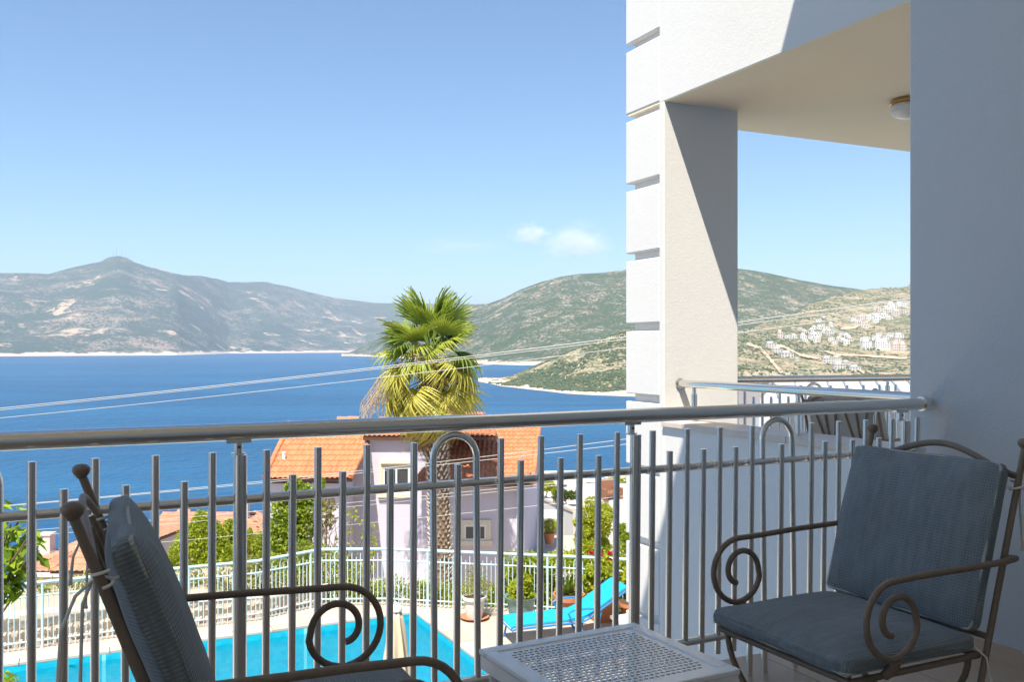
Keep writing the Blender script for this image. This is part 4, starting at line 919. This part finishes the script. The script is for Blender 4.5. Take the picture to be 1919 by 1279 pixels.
def refine(pts, k=6):
    out = []
    for a, c in zip(pts[:-1], pts[1:]):
        for i in range(k): out.append((a[0] + (c[0]-a[0]) * i / k, a[1] + (c[1]-a[1]) * i / k))
    return out + [pts[-1]]
ribbon(seat_pts, -LW + .02, LW - .02, .02).build('bed', M_WPLASTIC, LG, local=True)
tb_ = ribbon(refine([(x, z + .024) for x, z in seat_pts]), -LW - .01, LW + .01, .022); tb_.v = [(x, y, z + .008 * noise.noise(V((x * 9, y * 9, z * 9)))) for x, y, z in tb_.v]; tb_.build('towel', M_TOWEL, LG, True, local=True)
for s_ in (-1, 1):
    MB().tube([(x, s_ * (LW + .02), z - .01) for x, z in seat_pts], .017, 8).build('side_rail', M_BLUEF, LG, True, local=True)
    MB().tube([(.98, s_ * (LW + .03), zs), (.90, s_ * (LW + .05), zs + .17), (.98, s_ * (LW + .05), zs + .21), (1.2, s_ * (LW + .05), zs + .22), (1.38, s_ * (LW + .04), zs + .20)], .016, 8).build('arm', M_BLUEF, LG, True, local=True)
    MB().tube([(.12, s_ * LW, zs - .01), (.06, s_ * LW, 0)], .016, 8).build('leg', M_BLUEF, LG, True, local=True)
    MB().tube([(1.06, s_ * LW, zs), (1.26, s_ * LW, .0)], .016, 8).build('leg', M_BLUEF, LG, True, local=True)
    MB().tube([(1.48, s_ * LW, zs + .22), (1.36, s_ * LW, .0)], .016, 8).build('leg', M_BLUEF, LG, True, local=True)
MB().tube([(.0, -LW, zs - .02), (.0, LW, zs - .02)], .016, 8).build('foot_rail', M_BLUEF, LG, True, local=True)
# white plastic lounger, mostly hidden by the pillar
c = deck_at(1196, 1200); t = thing('plastic_lounger', c, 'white plastic lounger behind the balcony post, beside the blue one', 'sun lounger', None, math.atan2(ax.y, ax.x))
ribbon([(-.35, .28), (1.0, .28), (1.5, .55)], -.3, .3, .05).build('bed', M_WPLASTIC, t, local=True)
for sx in (-.28, .8):
    for sy in (-.26, .26): MB().box(sx - .03, sx + .03, sy - .03, sy + .03, 0, .29).build('leg', M_WPLASTIC, t, local=True)
# closed parasol on the near side of the pool
c = V(((742 - CX) * 9.2 / F, 9.2, ZT)); t = thing('closed_parasol', c, 'folded sand coloured parasol with white cap beside the pool', 'parasol'); ht = at(742, 1140, 9.2).z - ZT
MB().tube([c, c + V((0,0,ht))], .022, 10).build('pole', M_WPLASTIC, t, True); MB().lathe([(.22, 0), (.22, .05), (.06, .09), (.05, .16)], 24, c).build('base', M_WPLASTIC, t, True)
b = MB(); n_ = 40; rows_ = 16; zb_ = .62
for i in range(rows_ + 1):
    f = i / rows_; z = ht - .02 - (ht - zb_) * f; rr_ = .045 + .155 * f ** .75
    for k in range(n_): a = 2 * math.pi * k / n_; q_ = rr_ * (1 + (.10 + .18 * f) * math.cos(7 * a + 1.2 * f)) + .012 * noise.noise(V((a * 2, z * 3, 0))); b.v.append((c.x + q_ * math.cos(a + f * .5), c.y + q_ * math.sin(a + f * .5), c.z + z))
b.f = [(i*n_+k, (i+1)*n_+k, (i+1)*n_+(k+1)%n_, i*n_+(k+1)%n_) for i in range(rows_) for k in range(n_)]; cn = b.build('canopy', M_CANVAS, t, True); cn.modifiers.new('s', 'SOLIDIFY').thickness = .006
MB().lathe([(.062, -.03), (.064, .0), (.05, .022), (.02, .034), (.012, .05), (.006, .06)], 18, c + V((0,0,ht))).build('cap', M_UPVC, t, True)

# ------------------------------------------------------------------ own balcony: floor, wall, added house front, unseen light-shaping roof
fl = MB(); fl.twbox(2.09, 5.7, .0, 9, -.28, -.022); flo = tag(fl.build('balcony_floor', M_MORT), kind='structure')
ft = MB().box(-.5, .5, -.5, .5, 0, .02).mesh('floor_tile'); ft.materials.append(M_FLOOR)
k = .4
for i in range(9):
    for j in range(15):
        if 2.31 + k * i > 5.6: continue
        o = bpy.data.objects.new('floor_tile', ft); COL.objects.link(o); o.parent = flo; o.location = tw(2.31 + k * i, .22 + k * (j + .5), -.021 + random.uniform(0, .0012)); o.rotation_euler = (0, 0, aE); o.scale = (k - .005, k - .005, 1)
vl = thing('villa_wall', tw(3.5, 0, 0), 'shaded white rendered wall at the right edge behind the armchair', 'wall')
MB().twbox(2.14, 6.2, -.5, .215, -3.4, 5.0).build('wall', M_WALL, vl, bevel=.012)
b = MB(); b.twbox(2.10, 5.7, .2151, .23, -.02, .06); b.build('skirting', M_FLOOR, vl)
hf = thing('added_house_front', tw(6, 4, 0), 'cream house front with pale doors, added unseen behind the viewpoint', 'wall')  # added behind the camera for occlusion and warm reflections in the rails
MB().twbox(5.7, 6.0, .215, 1.6, -3.4, 5.0).build('wall', M_FACADE, hf); MB().twbox(5.7, 6.0, 5.4, 9, -3.4, 5.0).build('wall', M_FACADE, hf); MB().twbox(5.7, 6.0, 1.6, 5.4, 2.3, 5.0).build('lintel', M_FACADE, hf)
for k_ in range(4): MB().twbox(5.84, 5.87, 1.6 + .95 * k_ + .06, 1.6 + .95 * (k_ + 1) - .06, .06, 2.24).build('pane', simple('pale_reflector_pane', (.58, .52, .44), .12, .1, 2), hf)  # panes made pale to brighten what the steel reflects
for k_ in range(5): MB().twbox(5.80, 5.90, 1.6 + .95 * k_ - .06, 1.6 + .95 * k_ + .06, .0, 2.3).build('frame', M_UPVC, hf)
MB().twbox(6.02, 6.2, .2, 9, -3.4, 5.0).build('back_wall', M_FACADE, hf)
br_ = thing('unseen_roof', tw(3, 4, 5.0), 'unseen roof slab above the balcony, shaped for its shadow and sky light', 'roof')  # out of view; edge placed for the wall shadow, height for more skylight
MB().twbox(2.09, 6.6, .006, 9.5, 5.002, 5.25).build('slab', M_SOFFIT, br_)

# ------------------------------------------------------------------ neighbouring balcony
nv_ = thing('neighbouring_villa', tw(-.2, -.3, -3.4), 'white rendered balcony pillar, beam and ceiling of the house next door', 'house')
MB().twbox(-.055, 0, -.6, 0, -3.4, 2.815).build('pillar', M_WHITE, nv_, bevel=.006)
MB().twbox(-.405, -.0551, -.56, -.042, -3.4, 6.5).build('pillar_core', M_WHITE, nv_)
zc_ = 2.316
blk = MB(); blk.twbox(-.455, -.0552, -.61, .0, .0285, .482 - .0285)
for k_ in range(-12, 9):
    b = MB(); z0_ = zc_ + .482 * k_; b.twbox(-.455, -.050, -.61, .003, z0_ + .027, z0_ + .482 - .027); b.build('quoin_block', M_WHITE, nv_, bevel=.008)
MB().twbox(-.054, 4.5, -.25, 0, 2.812, 6.5).build('beam', M_WHITE, nv_, bevel=.006)
MB().twbox(-.435, 4.6, -7, -.003, 2.81, 3.0).build('ceiling', M_SOFFIT, nv_)
MB().twbox(.001, 2.3, -.22, 0, -3.4, .70).build('parapet', M_WHITE, nv_)
for k_ in range(4): MB().twbox(.003 + .58 * k_, .003 + .58 * k_ + .577, -.27, .025, .702, .738).build('coping_stone', M_MARBLE, nv_, bevel=.004)
MB().twbox(-.44, 4.6, -7, -.22, -.3, -.004).build('floor_slab', simple('beige_terrace_tile', (.70, .52, .35), .5, .1, 3), nv_)
MB().twbox(-.40, 5, -7, -.6, -3.4, -.301).build('lower_wall', M_WHITE, nv_)
lp = at(1703, 190, 6.0); lp.z = 2.81
t = thing('ceiling_lamp', lp, 'round opal glass ceiling lamp with brass ring on the neighbouring ceiling', 'lamp')
MB().lathe([(.105, 0), (.112, -.012), (.112, -.028), (.104, -.032)], 28, lp).build('ring', M_BRASS, t, True)
MB().lathe([(.100, -.030), (.118, -.055), (.112, -.085), (.08, -.112), (.03, -.125), (.004, -.127)], 28, lp).build('shade', M_OPAL, t, True)

# ------------------------------------------------------------------ steel railings
HR, MRZ, BRZ, TALL, SHORT = .98, .789, .165, .928, .853
def steel_railing(name, label, A, d, s0, s1, posts, pitch, lean, group, wall_end=None, foot=0.0, inward=None):
    inn = inward or V((d.y, -d.x, 0)); L = lambda z: inn * ((HR - z) * lean)
    P = lambda s_, z: A + d * s_ + V((0, 0, z)) + L(z)
    t = thing(name, P((s0 + s1) / 2, 0), label, 'railing', group)
    MB().tube([P(s0, HR), P((s0 + s1) / 2, HR), P(s1, HR)], .025, 28).build('handrail', M_STEEL, t, True)
    MB().tube([P(s0, MRZ), P(s1, MRZ)], .0138, 16).build('middle_rail', M_STEEL, t, True)
    MB().tube([P(s0, BRZ), P(s1 - .02, BRZ)], .0138, 16).build('bottom_rail', M_STEEL, t, True)
    rot = inn.cross(V((0,0,1))); ang = -math.atan(lean); q_ = Matrix.Rotation(ang, 3, rot.normalized()).to_euler() if lean else None
    def bar(nm, s_, z0_, z1_, r, n=12): return inst(nm, cyl(nm, r, z1_ - z0_, n, M_STEEL), P(s_, z0_), t, q_)
    for ps in posts:
        if s0 - .01 <= ps <= s1:
            bar('post', ps, foot, .918, .019, 18)
            b = MB(); b.tube([P(ps, .918), P(ps, .953)], .0125, 14); b.tube([P(ps, .915), P(ps, .921)], .0205, 18); st = b.build('post_cap', M_STEEL, t, True)
            M = Matrix((d, inn, V((0,0,1)))).transposed().to_4x4(); M.translation = P(ps, .953)
            MB().box(-.034, .034, -.013, .013, -.004, .006, M).build('saddle', M_STEEL, st)
            M2 = M.copy(); M2.translation = P(ps, .938); bl = MB().lathe([(.0001, 0), (.0042, 0), (.0042, .003), (.0001, .004)], 10); bl.v = [tuple(M2 @ V((v[0], .012 + v[2], v[1]))) for v in bl.v]; bl.build('set_screw', M_DARKWIN, st, True)
    for a in posts:
        for i in range(1, 18):
            s_ = a + i * pitch
            if not (s0 + .01 < s_ < s1 - .03): continue
            if i == 8:
                if s_ + 2 * pitch < s1: arch(A + d * s_, A + d * (s_ + 2 * pitch), foot, HR - .025 - pitch - .012, M_STEEL, 'arch_bar', t, .0112, 14, L)
            elif i == 10: 
                if s_ - 2 * pitch <= s0 + .01: bar('bar', s_, foot, TALL, .0112)
            else:
                tall = i % 2 == 1 and i != 9 if i < 10 else i % 2 == 1
                bar('bar', s_, foot if i in (7, 11) else BRZ - .06, TALL if (i % 2 == 1 and i != 9) else SHORT, .0112)
    return t, P
dR = V((.89, .4559, 0)); AR = V((-1.295, 2.36, 0))
t, P = steel_railing('balcony_railing', 'brushed steel balcony railing with arches running across the whole foreground', AR, dR, -2.05, 3.385, [-2.069, -.740, .589, 1.918, 3.247], .0738, .015, 'steel balcony railings', foot=-.02)
b = MB(); b.tube([P(3.372, HR), P(3.384, HR), P(3.392, HR)], [.031, .034, .034], 28); b.build('wall_flange', M_STEEL, t, True)
# side rail on the neighbouring parapet
A2 = tw(2.05, -.12, 0); d2 = -E
t = thing('parapet_rail', tw(1, -.12, .74), 'sunlit steel handrail on the stone capped parapet of the house next door', 'railing', 'steel balcony railings')
MB().tube([tw(.0, -.12, HR), tw(1, -.12, HR), tw(2.13, -.12, HR)], .025, 28).build('handrail', M_STEEL, t, True)
MB().tube([tw(.002, -.12, HR), tw(.012, -.12, HR)], .034, 24).build('wall_flange', M_STEEL, t, True)
for s_ in (.16, 1.1, 2.0):
    MB().tube([tw(s_, -.12, .738), tw(s_, -.12, .918)], .019, 18).build('post', M_STEEL, t, True)
    MB().tube([tw(s_, -.12, .918), tw(s_, -.12, .956)], .0125, 14).build('post_cap', M_STEEL, t, True)
# front railing of the neighbouring balcony
A3 = tw(-.40, -.60, 0); d3 = V((1.376, .45, 0)).normalized()
steel_railing('neighbour_railing', 'steel railing along the far edge of the house next door balcony', A3, d3, .0, 4.2, [-1.05, .279, 1.608, 2.937], .0738, 0, 'steel balcony railings', foot=0)

# ------------------------------------------------------------------ wrought iron armchairs
def cushion(name, size, mat, parent, M, puff=.017, piping=True):
    sx, sy, sz = size; nx, ny, nz = 14, 13, 4; bm = bmesh.new(); bmesh.ops.create_cube(bm, size=1); bmesh.ops.subdivide_edges(bm, edges=bm.edges[:], cuts=9, use_grid_fill=True)
    for v in bm.verts:
        x, y, z = v.co; r = .13
        fx, fy = 1 - abs(2 * x) ** 6, 1 - abs(2 * y) ** 6
        zz = z * (1 - .36 * (1 - fx * fy)) * sz + math.copysign(puff, z) * fx * fy * (abs(z) > .3)
        ed = 1 - .03 * (abs(2 * z) ** 3); w_ = .004 * noise.noise(V((x * 5, y * 5, z * 5)))
        v.co = V((x * sx * ed + w_, y * sy * ed + w_, zz + .007 * noise.noise(V((x * 4, y * 4, z * 2 + 4 + sy * 30))) + .0035 * noise.noise(V((x * 11, y * 7, z * 3 + sz * 90)))))
    me = bpy.data.meshes.new(name); bm.to_mesh(me); bm.free(); me.polygons.foreach_set('use_smooth', [True] * len(me.polygons))
    o = link(name, me, mat, parent, True); o.matrix_basis = M; s_ = o.modifiers.new('s', 'SUBSURF'); s_.levels = 1; s_.render_levels = 2
    if piping:
        pts = [V((sx * .485 * a, sy * .485 * c, -sz * .22)) for a, c in [(-1,-.97),(-.97,-1),(0,-1),(.97,-1),(1,-.97),(1,0),(1,.97),(.97,1),(0,1),(-.97,1),(-1,.97),(-1,0),(-1,-.97)]]
        MB().tube(pts, .0045, 6).build('piping', M_FABN, o, True, local=True)
    return o
def make_chair(loc, fx, fy, label, fab, lattice=False, tie_seed=1, group='wrought iron armchairs', rec=.29):
    rz = math.atan2(fy, fx) - math.pi / 2; t = thing('armchair', loc, label, 'armchair', group, rz); W2 = .262; rng = random.Random(tie_seed); r = .0086
    by = lambda z: -.262 - (z - .42) * rec                          # line of the back posts
    cushion('seat_cushion', (.52, .475, .062), fab, t, Matrix.Translation((0, .005, .438)))
    a = math.atan(rec); cushion('back_cushion', (.52, .46, .066), fab, t, Matrix.Translation((0, by(.685) + .053, .685)) @ Matrix.Rotation(math.pi / 2 + a, 4, 'X'))
    for s_ in (-1, 1):
        MB().tube([(s_ * W2, by(.30), .30), (s_ * W2, by(.6), .6), (s_ * W2, by(.945), .945)], r * 1.02, 12).build('back_post', M_IRON, t, True, local=True)
        b = MB(); b.lathe([(.008, -.010), (.011, -.006), (.0165, .001), (.0185, .008), (.017, .014), (.011, .019), (.002, .021)], 18, (s_ * W2, by(.95), .95)); b.build('finial', M_IRON, t, True, local=True)
        # scroll arm
        xo = s_ * .287; pts = [V((s_ * W2, by(.655), .655)), V((xo, by(.655) - .012, .656)), V((xo + s_ * .01, by(.65) + .04, .655)), V((xo + s_ * .008, -.12, .652)), V((xo, .0, .649)), V((xo, .06, .647))]
        cy, cz = .108, .550
        for k in range(46):
            q_ = math.pi / 2 - k / 45 * R(520); f = k / 45; rad = .096 if f < .33 else .096 - (f - .33) / .67 * .066
            pts.append(V((xo, cy + rad * math.cos(q_) * (1.0 if f < .5 else .95), cz + rad * math.sin(q_) - .012 * max(0, f - .3))))
        MB().tube(pts, r, 12).build('arm', M_IRON, t, True, local=True)
        MB().tube([(xo, .10, .452), (xo - s_ * .01, .10, .425), (s_ * .25, .10, .402)], r * 1.5, 10).build('arm_collar', M_IRON, t, True, local=True)
        MB().tube([(s_ * .245, -.25, .40), (s_ * .245, .215, .40)], r, 10).build('seat_rail', M_IRON, t, True, local=True)
    for y in (-.25, .215): MB().tube([(-.245, y, .40), (.245, y, .40)], r, 10).build('seat_rail', M_IRON, t, True, local=True)
    for y in (-.225, .195):
        u = [(.235 * math.cos(math.pi * (1 + k / 20)), y, .40 + .185 * math.sin(math.pi * (1 + k / 20))) for k in range(21)]
        MB().tube(u, r, 12).build('leg_arc', M_IRON, t, True, local=True)
        u = [(.26 * math.cos(math.pi * k / 20), y, .0 + .197 * math.sin(math.pi * k / 20)) for k in range(21)]
        MB().tube([(.275, y, 0)] + u[1:-1] + [(-.275, y, 0)], r, 12).build('leg', M_IRON, t, True, local=True)
        for s_ in (-1, 1): MB().tube([(s_ * .17, y, .272), (s_ * .185, y, .23), (s_ * .165, y, .175), (s_ * .14, y, .155)], r * .8, 8).build('leg_scroll', M_IRON, t, True, local=True)
    for s_ in (-1, 1): MB().tube([(0, -.225, .206), (0, .195, .206)], r, 10).build('stretcher', M_IRON, t, True, local=True) if s_ == 1 else None
    u = []
    for k in range(25):
        f = k / 24; x = -W2 + 2 * W2 * f; z = .868 + .066 * (math.sin(math.pi * f) ** 1.6); u.append((x, by(z) + .002, z))
    MB().tube(u, r * 1.1, 12, flat=.7).build('top_rail', M_IRON, t, True, local=True)
    MB().tube([(-W2, by(.45), .45), (W2, by(.45), .45)], r, 10).build('back_rail', M_IRON, t, True, local=True)
    for x0_, x1_ in ([(-.2, -.1), (-.02, -.1), (.02, .1), (.2, .1), (-.11, -.11), (.11, .11)] if lattice else [(-.13, -.13), (0, 0), (.13, .13)]): MB().tube([(x0_, by(.88) - .005, .88), (x1_, by(.45) - .005, .46)], r * .8, 8).build('back_bar', M_IRON, t, True, local=True)
    # cotton ties
    for s_ in (-1, 1):
        zt = .83; p = V((s_ * W2, by(zt), zt)); L = rng.uniform(.1, .18)
        loop = [p + V((.016 * math.cos(q_), .016 * math.sin(q_), .004 * q_)) for q_ in np.linspace(0, 7, 22)]
        b = MB(); b.tube(loop, .0028, 6); b.tube([p + V((-s_ * .0, .014, .01)), p + V((-s_ * .03, .045, .012)), p + V((-s_ * .05, .075, .004))], .0026, 6)
        b.tube([p + V((0, -.016, .01)), p + V((s_ * .01, -.04, -.01)), p + V((s_ * .018, -.06, -.06)), p + V((s_ * .012, -.066, -L))], [.0028, .0028, .0028, .0045], 6); b.tube([p + V((0, -.016, .01)), p + V((-s_ * .012, -.03, -.03)), p + V((-s_ * .008, -.035, -L * 1.3)), p + V((-s_ * .01, -.036, -L * 1.4))], [.0028, .0028, .0028, .006], 6)
        b.build('cord_tie', M_CORD, t, True, local=True)
        b = MB(); b.tube([(s_ * .25, -.225, .43), (s_ * .27, -.25, .40), (s_ * .272, -.255, .36), (s_ * .276, -.262, .33)], [.0026, .0026, .0026, .005], 6); b.build('cord_tie', M_CORD, t, True, local=True)
    return t
make_chair(V((.905, 2.588, 0)), -.896, -.444, 'wrought iron armchair with slate blue cushions by the right wall', M_FAB, tie_seed=3)
make_chair(V((-.392, 1.922, 0)), .917, .397, 'wrought iron armchair at the left, turned towards the white table', M_FAB, tie_seed=8, rec=.365)
lf = at(1502, 728, 6.0); dirn = V((.6, -.8, 0)); fcv = V((.8, .6, 0)); cc_ = V((lf.x, lf.y, 0)) + dirn * .26 + fcv * .41
make_chair(cc_, fcv.x, fcv.y, 'armchair with pale cushions seen from behind on the neighbouring balcony', M_FABN, True, 11)

# ------------------------------------------------------------------ perforated white side table
tc_ = [V((-.0855, 2.376, 0)), V((.34, 2.606, 0)), V((.553, 2.242, 0))]; tx = (tc_[1] - tc_[0]).normalized(); ty = V((tx.y, -tx.x, 0)); tl, tw__ = .485, .43
T0 = tc_[0]; cen = T0 + tx * tl / 2 + ty * tw__ / 2
t = thing('side_table', cen, 'white metal side table with perforated top between the two armchairs', 'table', None, math.atan2(tx.y, tx.x)); hx, hy = tl / 2, tw__ / 2; zt2 = .45
b = MB(); g = .036; zz = zt2 - .004; nx, ny = 26, 22; px_, py_ = (2 * hx - 2 * g) / nx, (2 * hy - 2 * g) / ny
for i in range(nx):
    for j in range(ny):
        x0, y0 = -hx + g + px_ * i, -hy + g + py_ * j; x1, y1 = x0 + px_, y0 + py_; o_ = len(b.v)
        solid = i in (0, nx - 1) or j in (0, ny - 1) or (i, j) in ((1, 1), (1, ny-2), (nx-2, 1), (nx-2, ny-2))
        if solid: b.add([(x0,y0,zz),(x1,y0,zz),(x1,y1,zz),(x0,y1,zz)], [(0,1,2,3)]); continue
        sh2 = .12 * px_ * (1 if j % 2 else -1); ex_, ey_ = px_ * .13, py_ * .20; hxs = [(x0 + ex_ + sh2, y0 + ey_), (x1 - ex_ + sh2, y0 + ey_), (x1 - ex_ + sh2, y1 - ey_), (x0 + ex_ + sh2, y1 - ey_)]
        b.v += [(x0,y0,zz),(x1,y0,zz),(x1,y1,zz),(x0,y1,zz)] + [(a, c, zz) for a, c in hxs] + [(a, c, zz - .003) for a, c in hxs]
        for q_ in range(4): r2 = (q_ + 1) % 4; b.f += [(o_+q_, o_+r2, o_+4+r2, o_+4+q_), (o_+4+q_, o_+4+r2, o_+8+r2, o_+8+q_)]
b.build('perforated_panel', M_TABLE, t, local=True)
b = MB()
for a in ((-hx, hx, -hy, -hy + g), (-hx, hx, hy - g, hy), (-hx, -hx + g, -hy + g, hy - g), (hx - g, hx, -hy + g, hy - g)): b.box(a[0], a[1], a[2], a[3], zt2 - .014, zt2)
b.build('top_frame', M_TABLE, t, local=True, bevel=.003)
b = MB()
for a in ((-hx + .004, hx - .004, -hy + .004, -hy + .012), (-hx + .004, hx - .004, hy - .012, hy - .004), (-hx + .004, -hx + .012, -hy + .012, hy - .012), (hx - .012, hx - .004, -hy + .012, hy - .012)): b.box(a[0], a[1], a[2], a[3], zt2 - .05, zt2 - .0141)
b.build('apron', M_TABLE, t, local=True)
for sx in (-1, 1):
    for sy in (-1, 1): MB().tube([(sx * (hx - .03), sy * (hy - .03), 0), (sx * (hx - .03), sy * (hy - .03), zt2 - .015)], .013, 16).build('leg', M_TABLE, t, True, local=True)

# white pergola beyond the neighbouring balcony
pg = thing('white_pergola', at(1580, 760, 11), 'white slatted pergola roof seen below the neighbouring handrail', 'pergola')
b = MB(); p = [at(1425, 748, 10.5), at(1800, 752, 10.5), at(1800, 715, 13.5), at(1450, 716, 13.5)]; slab(b, p, .05); b.build('roof_panel', M_PAINTW, pg)
for k_ in range(12):
    f = k_ / 11; a = p[0].lerp(p[1], f) + V((0,0,.03)); c = p[3].lerp(p[2], f * .95 - .06 if f > .1 else 0) + V((0,0,.03)); MB().tube([a, c], .016, 6).build('rib', M_MAST, pg, True)
for x in (1430, 1790):
    q_ = at(x, 750, 10.6); MB().box(q_.x - .06, q_.x + .06, q_.y - .06, q_.y + .06, -6, q_.z - .05).build('post', M_PAINTW, pg)
b = MB(); q_ = at(1440, 0, 13.2).x; b.box(q_, q_ + 6, 13.2, 13.5, -6, pz(722, 13.2)); b.build('back_wall', M_HWHITE, pg)
b = MB(); b.box(at(1425,0,15).x, at(1480,0,15).x, 15, 17, -6, pz(735, 15)); tag(b.build('pink_annex', M_VILLAP), 'pink wall seen between bars of the neighbouring railing', 'wall')

# ------------------------------------------------------------------ haze
hm = bpy.data.materials.new('haze_air'); hm.use_nodes = True; hn = hm.node_tree; hn.nodes.remove(hn.nodes['Principled BSDF'])
pvn = hn.nodes.new('ShaderNodeVolumePrincipled'); pvn.inputs['Color'].default_value = (.73, .82, .95, 1); pvn.inputs['Density'].default_value = .5 / 6200; pvn.inputs['Anisotropy'].default_value = .2
hn.links.new(pvn.outputs[0], hn.nodes['Material Output'].inputs['Volume'])
hz = MB().box(-16500, 16500, -16500, 16500, SEA - 6, 745).build('haze', hm); tag(hz, 'thin pale sea haze over the bay', 'haze', kind='stuff')

# ------------------------------------------------------------------ small clouds above the middle hill
def cloud_mat(name, dens, seed, sc):
    m = bpy.data.materials.new(name); m.use_nodes = True; t = m.node_tree; t.nodes.remove(t.nodes['Principled BSDF'])
    tc = t.nodes.new('ShaderNodeTexCoord'); no_ = t.nodes.new('ShaderNodeTexNoise'); no_.noise_dimensions = '4D'; no_.inputs['W'].default_value = seed; no_.inputs['Scale'].default_value = sc; no_.inputs['Detail'].default_value = 5; no_.inputs['Roughness'].default_value = .6
    t.links.new(tc.outputs['Object'], no_.inputs['Vector']); ln = t.nodes.new('ShaderNodeVectorMath'); ln.operation = 'LENGTH'; t.links.new(tc.outputs['Object'], ln.inputs[0])
    def mth(op, a, b_, clamp=False):
        x = t.nodes.new('ShaderNodeMath'); x.operation = op; x.use_clamp = clamp
        for i_, q_ in ((0, a), (1, b_)):
            if isinstance(q_, (int, float)): x.inputs[i_].default_value = q_
            else: t.links.new(q_, x.inputs[i_])
        return x.outputs[0]
    d = mth('SUBTRACT', mth('ADD', mth('MULTIPLY', no_.outputs['Fac'], 2.0), -.25), ln.outputs['Value'], True); d = mth('MULTIPLY', mth('POWER', d, 1.5), dens)
    pv_ = t.nodes.new('ShaderNodeVolumePrincipled'); pv_.inputs['Color'].default_value = (1, 1, 1, 1); pv_.inputs['Anisotropy'].default_value = .0; t.links.new(d, pv_.inputs['Density']); t.links.new(pv_.outputs[0], t.nodes['Material Output'].inputs['Volume']); return m
for px, py, wx, hy_, dens, lb in [(993, 440, 54, 33, .013, 'small white puff of cloud, left one above the middle hill'), (1078, 457, 95, 52, .010, 'larger white cloud beside the pillar above the middle hill'), (860, 462, 140, 24, .0013, 'faint flat streak of cloud left of the two puffs')]:
    D = 12000; c = at(px, py, D); o = bpy.data.objects.new('cloud', MB().add((IV * 1.25).tolist(), IF.tolist()).mesh('cloud')); o.data.materials.append(cloud_mat('cloud_vapour', dens, px * .13, 2.2)); COL.objects.link(o)
    o.location = c; o.scale = (wx * D / F, wx * D / F * .6, hy_ * D / F); tag(o, lb, 'cloud', 'small clouds')
